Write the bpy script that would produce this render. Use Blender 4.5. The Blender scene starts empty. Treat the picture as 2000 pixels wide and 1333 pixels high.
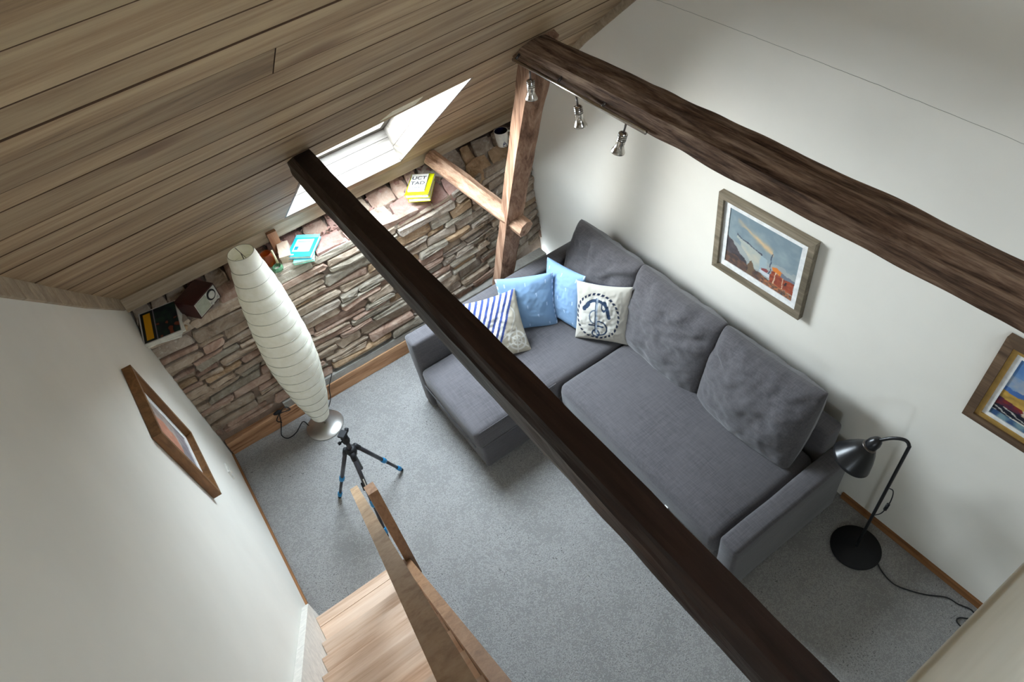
import bpy, bmesh, math, random
import numpy as np
from mathutils import Vector, Matrix, noise
from math import sin, cos, pi, radians, sqrt

random.seed(7)
SC = bpy.context.scene
COL = SC.collection

# ------------------------------------------------------------------ camera, light, exposure
RC = [[0.8123933, -0.56860868, -0.12923352],
      [-0.49620602, -0.55772188, -0.6653765],
      [0.30626249, 0.60467386, -0.73523657]]        # rows: image right, image down, view direction
FPX = 1338.27
cam_d = bpy.data.cameras.new('camera')
cam_d.sensor_width = 36.0
cam_d.lens = 36.0 * FPX / 2000.0
cam_d.clip_start = 0.05
cam = bpy.data.objects.new('camera', cam_d)
COL.objects.link(cam)
r, d, f = Vector(RC[0]), Vector(RC[1]), Vector(RC[2])
m3 = Matrix((r, -d, -f)).transposed()
cam.matrix_world = Matrix.Translation((0, 0, 3.7)) @ m3.to_4x4()
SC.camera = cam

SC.view_settings.view_transform = 'Standard'
SC.view_settings.look = 'None'
SC.view_settings.gamma = 1.0
SC.view_settings.use_curve_mapping = False
SC.view_settings.exposure = 2.14

HAZE, HAZE_L = 0.72, 1.02
WORLD_S = 14.0         # overcast daylight entering through the roof window and the added windows

wd = bpy.data.worlds.new('overcast_sky')
SC.world = wd
wd.use_nodes = True
bg = wd.node_tree.nodes['Background']
sky = wd.node_tree.nodes.new('ShaderNodeTexSky')
sky.sky_type = 'HOSEK_WILKIE'                    # hazy daylight, the sun itself behind cloud on the left
sky.sun_direction = Vector((-0.78, 0.42, 0.46)).normalized()
sky.turbidity = 9.0
sky.ground_albedo = 0.4
hz = wd.node_tree.nodes.new('ShaderNodeMix'); hz.data_type = 'RGBA'
hz.inputs[0].default_value = HAZE
hz.inputs[7].default_value = (0.86 * HAZE_L, 1.02 * HAZE_L, 1.16 * HAZE_L, 1)
wd.node_tree.links.new(sky.outputs[0], hz.inputs[6])
wd.node_tree.links.new(hz.outputs[2], bg.inputs['Color'])
bg.inputs['Strength'].default_value = WORLD_S

NRM = Vector((0, 0.628, 0.778))       # outward normal of the near roof slope
def area(name, loc, direction, sx, sy, power, col, roll_x=Vector((1, 0, 0))):
    l = bpy.data.lights.new(name, 'AREA')
    l.shape = 'RECTANGLE'; l.size = sx; l.size_y = sy
    l.energy = power; l.color = col
    o = bpy.data.objects.new(name, l)
    z = -Vector(direction).normalized()
    y = z.cross(roll_x).normalized()
    x = y.cross(z)
    o.matrix_world = Matrix.Translation(loc) @ Matrix((x, y, z)).transposed().to_4x4()
    COL.objects.link(o)
    return o
# portals: guide the sampling of the sky through the roof window and the two added windows
area('skylight_portal', (0.95, 3.07 + 0.26 * 0.628, 1.845 + 0.26 * 0.778), -NRM, 0.95, 1.42, 1.0, (1, 1, 1)).data.cycles.is_portal = True
area('added_rear_skylight_portal', (0.9, -2.0 - 0.21 * 0.628, 3.70 + 0.21 * 0.778), (0, 0.628, -0.778), 0.6, 1.4, 1.0, (1, 1, 1)).data.cycles.is_portal = True
area('added_left_window_portal', (-0.61, -0.775, 1.335), (1, 0, 0), 0.38, 0.4, 1.0, (1, 1, 1), Vector((0, 1, 0))).data.cycles.is_portal = True

# ------------------------------------------------------------------ helpers
def lin(c):
    return tuple(((x / 255.0) / 12.92 if x / 255.0 <= 0.04045 else ((x / 255.0 + 0.055) / 1.055) ** 2.4) for x in c)

def world_loc(o):
    v = Vector((0, 0, 0))
    while o is not None:
        v += o.location
        o = o.parent
    return v

def obj(name, verts, faces, mat, parent=None, smooth=False, origin=None, mats=None, fmat=None):
    """Link ONE mesh object; verts are in world coordinates."""
    vs = np.array(verts, dtype=float)
    lo, hi = vs.min(0), vs.max(0)
    if origin is None:
        if parent is None:
            origin = Vector(((lo[0] + hi[0]) / 2, (lo[1] + hi[1]) / 2, lo[2]))
        else:
            origin = Vector((lo + hi) / 2)
    origin = Vector(origin)
    me = bpy.data.meshes.new(name)
    me.from_pydata([tuple(v) for v in (vs - np.array(origin))], [], faces)
    me.materials.append(mat)
    if mats:
        for m in mats: me.materials.append(m)
    if fmat:
        for p, i in zip(me.polygons, fmat): p.material_index = i
    if smooth:
        me.polygons.foreach_set('use_smooth', [True] * len(me.polygons))
    me.update()
    o = bpy.data.objects.new(name, me)
    COL.objects.link(o)
    if parent is not None:
        o.parent = parent
        o.location = origin - world_loc(parent)
    else:
        o.location = origin
    return o

def thing(name, label, cat, loc, group=None):
    o = bpy.data.objects.new(name, None)
    COL.objects.link(o)
    o.empty_display_size = 0.1
    o.location = loc
    o['label'] = label; o['category'] = cat
    if group: o['group'] = group
    return o

def tag(o, label, cat, group=None):
    o['label'] = label; o['category'] = cat
    if group: o['group'] = group
    return o

def structure(o):
    o['kind'] = 'structure'
    return o

def frame_from(axis):
    z = Vector(axis).normalized()
    a = Vector((0, 0, 1)) if abs(z.z) < 0.9 else Vector((1, 0, 0))
    x = a.cross(z).normalized()
    return x, z.cross(x), z

class MB:
    """collects vertices and faces in world coordinates"""
    def __init__(s): s.v = []; s.f = []
    def add(s, vs, fs):
        n = len(s.v); s.v += [tuple(v) for v in vs]; s.f += [tuple(i + n for i in q) for q in fs]
        return s
    def box(s, x0, x1, y0, y1, z0, z1):
        return s.add([(x0, y0, z0), (x1, y0, z0), (x1, y1, z0), (x0, y1, z0), (x0, y0, z1), (x1, y0, z1), (x1, y1, z1), (x0, y1, z1)],
                     [(0, 3, 2, 1), (4, 5, 6, 7), (0, 1, 5, 4), (1, 2, 6, 5), (2, 3, 7, 6), (3, 0, 4, 7)])
    def obox(s, c, x, y, z, sx, sy, sz):
        """oriented box: centre c, unit axes x, y, z, full sizes"""
        c = Vector(c); P = []
        for k in (-.5, .5):
            for a, b in ((-.5, -.5), (.5, -.5), (.5, .5), (-.5, .5)):
                P.append(c + x * (a * sx) + y * (b * sy) + z * (k * sz))
        return s.add(P, [(0, 3, 2, 1), (4, 5, 6, 7), (0, 1, 5, 4), (1, 2, 6, 5), (2, 3, 7, 6), (3, 0, 4, 7)])
    def bar(s, a, b, w, h, up=(0, 0, 1)):
        a, b = Vector(a), Vector(b); z = (b - a); L = z.length; z.normalize()
        x = Vector(up).cross(z).normalized(); y = z.cross(x)
        return s.obox((a + b) / 2, x, y, z, w, h, L)
    def lathe(s, prof, c=(0, 0, 0), axis=(0, 0, 1), n=32, cap0=True, cap1=True):
        """prof: list of (distance along axis, radius)"""
        c = Vector(c); x, y, z = frame_from(axis); vs = []; fs = []
        for t, r_ in prof:
            for k in range(n):
                a = 2 * pi * k / n
                vs.append(c + z * t + (x * cos(a) + y * sin(a)) * r_)
        for i in range(len(prof) - 1):
            for k in range(n):
                k2 = (k + 1) % n
                fs.append((i * n + k, i * n + k2, (i + 1) * n + k2, (i + 1) * n + k))
        if cap0: fs.append(tuple(reversed(range(n))))
        if cap1: fs.append(tuple(range((len(prof) - 1) * n, len(prof) * n)))
        return s.add(vs, fs)
    def tube(s, pts, r_, n=8, closed=False):
        pts = [Vector(p) for p in pts]; m = len(pts); vs = []; fs = []
        rr = r_ if isinstance(r_, (list, tuple)) else [r_] * m
        prev = None
        for i, p in enumerate(pts):
            if closed: t = pts[(i + 1) % m] - pts[i - 1]
            else: t = pts[min(i + 1, m - 1)] - pts[max(i - 1, 0)]
            t.normalize()
            if prev is None:
                x, y, _ = frame_from(t)
            else:
                x = (prev - t * prev.dot(t)).normalized(); y = t.cross(x)
            prev = x
            for k in range(n):
                a = 2 * pi * k / n
                vs.append(p + (x * cos(a) + y * sin(a)) * rr[i])
        for i in range(m if closed else m - 1):
            j = (i + 1) % m
            for k in range(n):
                k2 = (k + 1) % n
                fs.append((i * n + k, i * n + k2, j * n + k2, j * n + k))
        if not closed:
            fs.append(tuple(reversed(range(n)))); fs.append(tuple(range((m - 1) * n, m * n)))
        return s.add(vs, fs)
    def build(s, name, mat, parent=None, smooth=False, **kw):
        return obj(name, s.v, s.f, mat, parent, smooth, **kw)

def spline(pts, k=6):
    """Catmull-Rom through the points"""
    P = [Vector(p) for p in pts]; P = [P[0] * 2 - P[1]] + P + [P[-1] * 2 - P[-2]]
    out = []
    for i in range(1, len(P) - 2):
        for j in range(k):
            t = j / k
            a, b, c, e = P[i - 1], P[i], P[i + 1], P[i + 2]
            out.append(0.5 * ((2 * b) + (c - a) * t + (2 * a - 5 * b + 4 * c - e) * t * t + (3 * b - a - 3 * c + e) * t ** 3))
    out.append(P[-2])
    return out

def bevel_box(name, x0, x1, y0, y1, z0, z1, bev, mat, parent=None, seg=3, cuts=0, puff=0.0, wob=0.0):
    """upholstered / rounded block as one mesh"""
    bm = bmesh.new()
    bmesh.ops.create_cube(bm, size=1.0)
    c = Vector(((x0 + x1) / 2, (y0 + y1) / 2, (z0 + z1) / 2))
    for v in bm.verts:
        v.co = Vector((v.co.x * (x1 - x0), v.co.y * (y1 - y0), v.co.z * (z1 - z0))) + c
    if bev > 0:
        bmesh.ops.bevel(bm, geom=bm.edges[:], offset=bev, segments=seg, profile=0.5, affect='EDGES')
    if cuts:
        big = [e for e in bm.edges if e.calc_length() > 0.15]
        bmesh.ops.subdivide_edges(bm, edges=big, cuts=cuts, use_grid_fill=True)
    for v in bm.verts:
        if puff and v.co.z > z1 - bev * 0.6:
            u = 2 * (v.co.x - x0) / (x1 - x0) - 1; w = 2 * (v.co.y - y0) / (y1 - y0) - 1
            v.co.z += puff * (1 - u * u) * (1 - w * w)
        if wob:
            n3 = noise.noise_vector(v.co * 5.0)
            v.co += n3 * wob
    vs = [tuple(v.co) for v in bm.verts]; bm.verts.index_update()
    fs = [tuple(v.index for v in p.verts) for p in bm.faces]
    bm.free()
    o = obj(name, vs, fs, mat, parent, smooth=True)
    return o

def timber(name, p0, p1, prof, mat, parent=None, n=60, amp=0.008, freq=6.0, knots=(), up=(0, 0, 1), seed=0, bow=None, taper=None):
    """rough-hewn beam: cross-section polygon prof [(side, up)] swept from p0 to p1"""
    p0, p1 = Vector(p0), Vector(p1); z = (p1 - p0); L = z.length; z.normalize()
    y = Vector(up); y = (y - z * y.dot(z)).normalized(); x = y.cross(z)
    P = []
    m = len(prof)
    for i in range(m):                                  # subdivide the outline
        a, b = prof[i], prof[(i + 1) % m]
        for k in range(4):
            t = k / 4; P.append((a[0] + (b[0] - a[0]) * t, a[1] + (b[1] - a[1]) * t))
    m = len(P); vs = []; fs = []
    for i in range(n + 1):
        t = i / n; c = p0 + z * (L * t)
        if bow: c = c + bow(t)
        k_ = taper(t) if taper else 1.0
        for (a, b) in P:
            q = c + x * (a * k_) + y * (b * k_)
            s1 = Vector((a * 14 + seed, b * 14, t * L * 1.1 + seed * 3))
            s2 = Vector((a * 40 + seed, b * 40, t * L * freq))
            dlt = noise.noise(s1) * amp * 1.6 + noise.noise(s2) * amp * 0.7
            dr = Vector((0, 0, 0)) + x * a + y * b
            if dr.length > 0: q = q + dr.normalized() * dlt
            vs.append(q)
    for i in range(n):
        for k in range(m):
            k2 = (k + 1) % m
            fs.append((i * m + k, i * m + k2, (i + 1) * m + k2, (i + 1) * m + k))
    fs.append(tuple(reversed(range(m)))); fs.append(tuple(range(n * m, (n + 1) * m)))
    return obj(name, vs, fs, mat, parent, smooth=False)

def quad_grid_color(name, P, nu, nv, colfn, mat, parent=None, smooth=False, attr='Col'):
    """grid surface P(u,v) with u, v in 0..1 and a flat print colfn(u,v) (sRGB 0-255) stored as a colour attribute"""
    vs = []; fs = []; cols = []
    for j in range(nv + 1):
        for i in range(nu + 1):
            u, v = i / nu, j / nv
            vs.append(tuple(P(u, v))); cols.append(lin(colfn(u, v)) + (1.0,))
    for j in range(nv):
        for i in range(nu):
            a = j * (nu + 1) + i
            fs.append((a, a + 1, a + nu + 2, a + nu + 1))
    o = obj(name, vs, fs, mat, parent, smooth)
    at = o.data.color_attributes.new(attr, 'FLOAT_COLOR', 'POINT')
    at.data.foreach_set('color', [c for q in cols for c in q])
    return o

# ------------------------------------------------------------------ materials
def nt(name, rough=0.6, spec=0.4, metal=0.0, color=(0.5, 0.5, 0.5)):
    m = bpy.data.materials.new(name); m.use_nodes = True
    n = m.node_tree.nodes; l = m.node_tree.links
    b = n['Principled BSDF']
    b.inputs['Base Color'].default_value = (*color, 1)
    b.inputs['Roughness'].default_value = rough
    b.inputs['Metallic'].default_value = metal
    b.inputs['Specular IOR Level'].default_value = spec
    return m, n, l, b

def coords(n, l, scale=(1, 1, 1), rand=True, src='Object', rot=(0, 0, 0)):
    tc = n.new('ShaderNodeTexCoord'); mp = n.new('ShaderNodeMapping')
    mp.inputs['Scale'].default_value = scale
    mp.inputs['Rotation'].default_value = rot
    if rand:
        oi = n.new('ShaderNodeObjectInfo'); mul = n.new('ShaderNodeVectorMath'); mul.operation = 'SCALE'
        cb = n.new('ShaderNodeCombineXYZ')
        for i in range(3): l.new(oi.outputs['Random'], cb.inputs[i])
        l.new(cb.outputs[0], mul.inputs[0]); mul.inputs['Scale'].default_value = 37.0
        l.new(mul.outputs[0], mp.inputs['Location'])
    l.new(tc.outputs[src], mp.inputs['Vector'])
    return mp.outputs[0]

def tex_noise(n, l, vec, scale, detail=4, rough=0.6, dist=0.0):
    t = n.new('ShaderNodeTexNoise')
    t.inputs['Scale'].default_value = scale; t.inputs['Detail'].default_value = detail
    t.inputs['Roughness'].default_value = rough; t.inputs['Distortion'].default_value = dist
    l.new(vec, t.inputs['Vector'])
    return t.outputs['Fac']

def ramp(n, l, fac, stops):
    r_ = n.new('ShaderNodeValToRGB'); e = r_.color_ramp.elements
    e[0].position, e[0].color = stops[0][0], (*lin(stops[0][1]), 1)
    e[1].position, e[1].color = stops[-1][0], (*lin(stops[-1][1]), 1)
    for p, c in stops[1:-1]:
        q = e.new(p); q.color = (*lin(c), 1)
    l.new(fac, r_.inputs[0])
    return r_.outputs[0]

def mix(n, l, fac, a, b, mode='MIX'):
    m = n.new('ShaderNodeMix'); m.data_type = 'RGBA'; m.blend_type = mode
    if isinstance(fac, float): m.inputs[0].default_value = fac
    else: l.new(fac, m.inputs[0])
    for s, i in ((a, 6), (b, 7)):
        if isinstance(s, tuple): m.inputs[i].default_value = (*s, 1)
        else: l.new(s, m.inputs[i])
    return m.outputs[2]

def bump(n, l, b, h, strength=0.3, dist=0.01):
    bp = n.new('ShaderNodeBump'); bp.inputs['Strength'].default_value = strength
    bp.inputs['Distance'].default_value = dist
    l.new(h, bp.inputs['Height']); l.new(bp.outputs[0], b.inputs['Normal'])

def value_jitter(n, l, col, amount):
    """per-object brightness variation"""
    oi = n.new('ShaderNodeObjectInfo'); mr = n.new('ShaderNodeMapRange')
    mr.inputs['To Min'].default_value = 1 - amount; mr.inputs['To Max'].default_value = 1 + amount
    l.new(oi.outputs['Random'], mr.inputs['Value'])
    vm = n.new('ShaderNodeVectorMath'); vm.operation = 'SCALE'
    l.new(col, vm.inputs[0]); l.new(mr.outputs[0], vm.inputs['Scale'])
    return vm.outputs[0]

def wood(name, axis, stops, rough=0.55, spec=0.35, fine=1.0, jitter=0.10, bumpy=0.25, knots=None, rand=True, stretch=0.06):
    m, n, l, b = nt(name, rough, spec)
    sc = [1.0, 1.0, 1.0]; sc['xyz'.index(axis)] = stretch
    v = coords(n, l, tuple(sc), rand)
    a = tex_noise(n, l, v, 22 * fine, 6, 0.62, 0.6)
    c = tex_noise(n, l, v, 110 * fine, 3, 0.6, 0.2)
    ad = n.new('ShaderNodeMath'); ad.operation = 'MULTIPLY_ADD'
    l.new(c, ad.inputs[0]); ad.inputs[1].default_value = 0.35; l.new(a, ad.inputs[2])
    sb = n.new('ShaderNodeMath'); sb.operation = 'SUBTRACT'; l.new(ad.outputs[0], sb.inputs[0]); sb.inputs[1].default_value = 0.17
    col = ramp(n, l, sb.outputs[0], stops)
    big = tex_noise(n, l, coords(n, l, tuple(q if q == 1 else 0.25 for q in sc), rand), 4.0, 2, 0.5)
    mr = n.new('ShaderNodeMapRange'); mr.inputs['From Min'].default_value = .3; mr.inputs['From Max'].default_value = .7
    mr.inputs['To Min'].default_value = 0.82; mr.inputs['To Max'].default_value = 1.15
    l.new(big, mr.inputs['Value'])
    vm = n.new('ShaderNodeVectorMath'); vm.operation = 'SCALE'; l.new(col, vm.inputs[0]); l.new(mr.outputs[0], vm.inputs['Scale'])
    col = vm.outputs[0]
    if knots:
        kv = coords(n, l, tuple(q if q == 1 else 0.45 for q in sc), rand)
        vo = n.new('ShaderNodeTexVoronoi'); vo.inputs['Scale'].default_value = knots[0]
        l.new(kv, vo.inputs['Vector'])
        kr = n.new('ShaderNodeMapRange'); kr.inputs['From Min'].default_value = 0.03; kr.inputs['From Max'].default_value = 0.12
        kr.inputs['To Min'].default_value = 0.75; kr.inputs['To Max'].default_value = 0.0
        l.new(vo.outputs['Distance'], kr.inputs['Value'])
        col = mix(n, l, kr.outputs[0], col, lin(knots[1]))
    col = value_jitter(n, l, col, jitter)
    l.new(col, b.inputs['Base Color'])
    bump(n, l, b, sb.outputs[0], bumpy, 0.004)
    return m

def plaster(name, c):
    m, n, l, b = nt(name, 0.85, 0.2)
    v = coords(n, l, rand=False)
    a = tex_noise(n, l, v, 3.0, 4, 0.55)
    col = ramp(n, l, a, [(0.3, tuple(x - 5 for x in c)), (0.7, c)])
    l.new(col, b.inputs['Base Color'])
    h = tex_noise(n, l, v, 45, 4, 0.6)
    bump(n, l, b, h, 0.10, 0.006)
    return m

def plain(name, c, rough=0.5, spec=0.4, metal=0.0, var=0.06, scale=30):
    m, n, l, b = nt(name, rough, spec, metal)
    a = tex_noise(n, l, coords(n, l, rand=False), scale, 3, 0.6)
    lo = tuple(max(0, x * (1 - var)) for x in c); hi = tuple(min(255, x * (1 + var)) for x in c)
    l.new(ramp(n, l, a, [(0.3, lo), (0.7, hi)]), b.inputs['Base Color'])
    return m

def printed(name, rough=0.6, spec=0.3, weave=0.0):
    m, n, l, b = nt(name, rough, spec)
    at = n.new('ShaderNodeAttribute'); at.attribute_name = 'Col'
    l.new(at.outputs['Color'], b.inputs['Base Color'])
    if weave:
        h = tex_noise(n, l, coords(n, l, rand=False), 350, 2, 0.5)
        bump(n, l, b, h, weave, 0.002)
    return m

def fabric(name, c, c2, rough=0.95, scale=1.0):
    m, n, l, b = nt(name, rough, 0.15)
    v = coords(n, l, rand=False)
    def thread(sx):
        return tex_noise(n, l, coords(n, l, sx, rand=False), 160 * scale, 2, 0.5)
    a, e = thread((1, .08, .5)), thread((.08, 1, .5))
    ad = n.new('ShaderNodeMath'); ad.operation = 'ADD'; l.new(a, ad.inputs[0]); l.new(e, ad.inputs[1])
    hf = n.new('ShaderNodeMath'); hf.operation = 'MULTIPLY'; l.new(ad.outputs[0], hf.inputs[0]); hf.inputs[1].default_value = 0.5
    col = ramp(n, l, hf.outputs[0], [(0.36, c2), (0.64, c)])
    big = tex_noise(n, l, v, 3.0, 3, 0.5)
    col = mix(n, l, big, col, tuple(x * 1.15 for x in lin(c)))
    l.new(col, b.inputs['Base Color'])
    b.inputs['Sheen Weight'].default_value = 0.25
    b.inputs['Sheen Roughness'].default_value = 0.5
    bump(n, l, b, hf.outputs[0], 0.25, 0.003)
    return m

def stone_mat(name, stops, wash=None):
    m, n, l, b = nt(name, 0.9, 0.2)
    v = coords(n, l)
    a = tex_noise(n, l, v, 9, 8, 0.68, 0.8)
    col = ramp(n, l, a, stops)
    p = tex_noise(n, l, v, 34, 6, 0.7)
    if wash:
        mr = n.new('ShaderNodeMapRange'); mr.inputs['From Min'].default_value = wash[1]; mr.inputs['From Max'].default_value = wash[1] + .16
        mr.inputs['To Max'].default_value = 0.8
        l.new(p, mr.inputs['Value'])
        col = mix(n, l, mr.outputs[0], col, lin(wash[0]))
    col = value_jitter(n, l, col, 0.20)
    l.new(col, b.inputs['Base Color'])
    h = tex_noise(n, l, coords(n, l, (1, 1, 1.8)), 26, 9, 0.72, 0.5)
    bump(n, l, b, h, 0.75, 0.02)
    return m

M = {}
M['plaster'] = plaster('white_plaster', (232, 228, 218))
M['ceiling'] = wood('greywashed_pine', 'x', [(0.25, (104, 80, 56)), (0.45, (148, 121, 90)), (0.6, (166, 142, 110)), (0.8, (180, 156, 120))],
                    rough=0.6, fine=0.8, jitter=0.10, bumpy=0.2, knots=(2.2, (92, 58, 36)))
M['joint'] = plain('dark_batten_boards', (74, 52, 34), 0.9)
M['eave'] = wood('eave_board_wood', 'x', [(0.3, (140, 122, 98)), (0.7, (178, 160, 136))], jitter=0.05)
M['whitewash'] = wood('whitewashed_pine', 'x', [(0.3, (84, 76, 66)), (0.5, (116, 108, 99)), (0.75, (130, 123, 114))], jitter=0.04, bumpy=0.12, knots=(3.0, (206, 160, 122)))
M['whitewash_y'] = wood('whitewashed_pine_side', 'y', [(0.3, (84, 76, 66)), (0.5, (116, 108, 99)), (0.75, (130, 123, 114))], jitter=0.04, bumpy=0.12, knots=(3.0, (206, 160, 122)))
M['railing'] = wood('limed_pine', 'x', [(0.3, (206, 202, 186)), (0.5, (228, 225, 212)), (0.75, (238, 235, 224))], jitter=0.04, fine=0.6)
M['dark_beam'] = wood('dark_stained_timber', 'y', [(0.3, (22, 12, 9)), (0.55, (38, 23, 18)), (0.8, (62, 42, 33))], rough=0.42, spec=0.35, jitter=0.0, bumpy=0.5, knots=(2.5, (92, 66, 44)))
M['brown_beam'] = wood('old_brown_timber', 'y', [(0.3, (40, 28, 21)), (0.47, (92, 70, 55)), (0.7, (142, 118, 98))], rough=0.85, spec=0.15, jitter=0.0, bumpy=1.0, fine=1.5, stretch=0.09)
M['post'] = wood('old_reddish_timber', 'z', [(0.3, (96, 68, 52)), (0.5, (146, 112, 90)), (0.75, (184, 152, 128))], rough=0.8, spec=0.2, jitter=0.0, bumpy=0.9, fine=0.8)
M['tie'] = wood('old_tie_timber', 'y', [(0.3, (116, 84, 64)), (0.5, (164, 130, 106)), (0.75, (196, 166, 140))], rough=0.8, spec=0.2, jitter=0.0, bumpy=0.6)
M['sill'] = wood('sill_timber', 'x', [(0.3, (120, 82, 56)), (0.5, (176, 132, 98)), (0.75, (206, 164, 126))], rough=0.8, spec=0.2, jitter=0.0, bumpy=0.7)
M['pine_x'] = wood('oiled_pine_tread', 'x', [(0.3, (190, 152, 122)), (0.5, (218, 188, 162)), (0.75, (232, 208, 186))], jitter=0.06, bumpy=0.12, knots=(2.6, (150, 108, 84)), stretch=0.05)
M['pine_s'] = wood('oiled_pine_rail', 'y', [(0.3, (150, 118, 88)), (0.5, (174, 144, 112)), (0.75, (188, 160, 128))], jitter=0.04, bumpy=0.02, stretch=0.5)
M['pine_d'] = wood('brown_oiled_pine', 'z', [(0.3, (112, 80, 54)), (0.5, (134, 100, 72)), (0.75, (150, 118, 88))], jitter=0.02, bumpy=0.02, stretch=0.4)
M['pine_light'] = plain('painted_white_wood', (226, 220, 210), 0.6)
M['base_wood'] = wood('skirting_wood', 'y', [(0.3, (116, 76, 42)), (0.7, (158, 110, 68))], jitter=0.0, bumpy=0.1)
M['frame_brown'] = wood('picture_frame_oak', 'z', [(0.3, (96, 64, 34)), (0.7, (136, 96, 58))], jitter=0.08, bumpy=0.1)
M['frame_grey'] = wood('picture_frame_grey', 'y', [(0.3, (96, 86, 70)), (0.7, (146, 134, 114))], jitter=0.08, bumpy=0.15)
M['frame_dark'] = wood('picture_frame_walnut', 'y', [(0.3, (74, 56, 42)), (0.7, (122, 98, 76))], jitter=0.08, bumpy=0.2)
M['gold'] = plain('gilt_edge', (190, 152, 84), 0.4, 0.5, 0.5)
M['crack'] = plain('plaster_crack', (120, 116, 106), 0.9)
M['patch'] = plain('reflected_sunlight_tone', (240, 230, 204), 0.6)  # pale colour standing in for sunlight reflected onto the ceiling
M['liner'] = plain('white_liner', (226, 226, 224), 0.6)
M['print'] = printed('painted_canvas', 0.55)
M['print_cloth'] = printed('printed_linen', 0.95, 0.1, 0.4)
M['sofa'] = fabric('grey_upholstery', (88, 85, 87), (60, 58, 61))
M['sofa_dark'] = plain('black_underlining', (30, 30, 32), 0.9)
M['mortar'] = stone_mat('old_mortar', [(0.3, (132, 110, 94)), (0.7, (172, 152, 136))])
M['mortar_strip'] = stone_mat('lime_mortar', [(0.3, (150, 146, 138)), (0.7, (182, 178, 170))])
M['stone_red'] = stone_mat('red_stone', [(0.28, (128, 100, 86)), (0.45, (166, 136, 118)), (0.6, (186, 160, 142)), (0.78, (206, 184, 168))], wash=((196, 182, 168), 0.58))
M['stone_brown'] = stone_mat('brown_stone', [(0.28, (126, 108, 90)), (0.45, (166, 146, 126)), (0.6, (186, 168, 148)), (0.78, (206, 192, 174))], wash=((196, 186, 172), 0.58))
M['stone_grey'] = stone_mat('grey_stone', [(0.28, (120, 110, 96)), (0.45, (158, 147, 130)), (0.6, (180, 169, 152)), (0.78, (200, 191, 176))], wash=((204, 198, 188), 0.57))
M['stone_tan'] = stone_mat('tan_stone', [(0.28, (112, 88, 62)), (0.45, (160, 132, 102)), (0.6, (184, 156, 126)), (0.78, (200, 178, 150))], wash=((206, 194, 174), 0.58))
M['stone_pink'] = stone_mat('pink_ledge_stone', [(0.28, (124, 86, 76)), (0.45, (158, 120, 108)), (0.6, (176, 142, 130)), (0.78, (190, 166, 156))], wash=((198, 180, 170), 0.6))
M['stone_pale'] = stone_mat('limewashed_stone', [(0.28, (118, 104, 90)), (0.45, (162, 146, 130)), (0.6, (186, 172, 156)), (0.78, (208, 198, 184))], wash=((206, 198, 186), 0.54))
M['black'] = plain('black_metal', (22, 22, 24), 0.32, 0.5)
M['black_matt'] = plain('black_plastic', (24, 24, 26), 0.6, 0.3)
M['cable'] = plain('black_cable', (26, 26, 28), 0.5, 0.4)
M['carbon'] = plain('carbon_tube', (44, 42, 46), 0.4, 0.5)
M['blue_plastic'] = plain('blue_collar', (18, 118, 168), 0.4, 0.5)
M['steel'] = plain('brushed_steel', (200, 198, 194), 0.3, 0.5, 0.9, 0.03)
M['chrome'] = plain('satin_chrome', (190, 184, 176), 0.22, 0.5, 1.0, 0.04)
M['steel_dark'] = plain('dark_steel', (96, 90, 86), 0.35, 0.5, 0.9)
M['glass_lens'] = plain('lamp_lens', (214, 216, 206), 0.15, 0.6)
M['wire'] = plain('paper_rib', (150, 146, 128), 0.7)
M['white_plastic'] = plain('white_plastic', (224, 222, 214), 0.4)
M['paper'] = plain('page_edges', (228, 224, 212), 0.8)
M['teal'] = plain('teal_cover', (0, 172, 214), 0.4)
M['mint'] = plain('mint_cover', (120, 222, 190), 0.4)
M['lime'] = plain('lime_cover', (206, 208, 12), 0.4)
M['ink'] = plain('black_ink', (28, 28, 30), 0.6)
M['ink_blue'] = plain('navy_ink', (30, 40, 84), 0.5)
M['ceramic'] = plain('white_ceramic', (232, 230, 222), 0.2, 0.5)
M['ceramic_blue'] = plain('navy_glaze', (18, 18, 52), 0.25, 0.5)
M['radio_wood'] = plain('dark_walnut', (58, 26, 22), 0.4)
M['silver'] = plain('silver_panel', (196, 196, 188), 0.4, 0.5, 0.3)
M['grille'] = plain('grey_grille', (160, 164, 148), 0.7)
M['wood_block'] = wood('raw_timber_block', 'y', [(0.3, (176, 150, 128)), (0.7, (206, 184, 162))])
M['brace'] = wood('reddish_rafter', 'z', [(0.3, (132, 88, 62)), (0.7, (178, 132, 98))])
M['wax'] = plain('cream_wax', (232, 216, 176), 0.5)

def glassy(name, c, alpha, rough=0.05):
    m, n, l, b = nt(name, rough, 0.5, 0, lin(c))
    b.inputs['Transmission Weight'].default_value = alpha
    b.inputs['IOR'].default_value = 1.45
    return m
M['amber'] = glassy('amber_glass', (190, 92, 30), 0.7)
M['green_glass'] = glassy('green_glass', (120, 170, 130), 0.6)
m, n, l, b = nt('window_glass', 0.02, 0.5)
tr = n.new('ShaderNodeBsdfTransparent'); gl = n.new('ShaderNodeBsdfGlossy'); gl.inputs['Roughness'].default_value = 0.02
mx = n.new('ShaderNodeMixShader'); mx.inputs[0].default_value = 0.08
l.new(tr.outputs[0], mx.inputs[1]); l.new(gl.outputs[0], mx.inputs[2]); l.new(mx.outputs[0], n['Material Output'].inputs['Surface'])
M['pane'] = m

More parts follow.
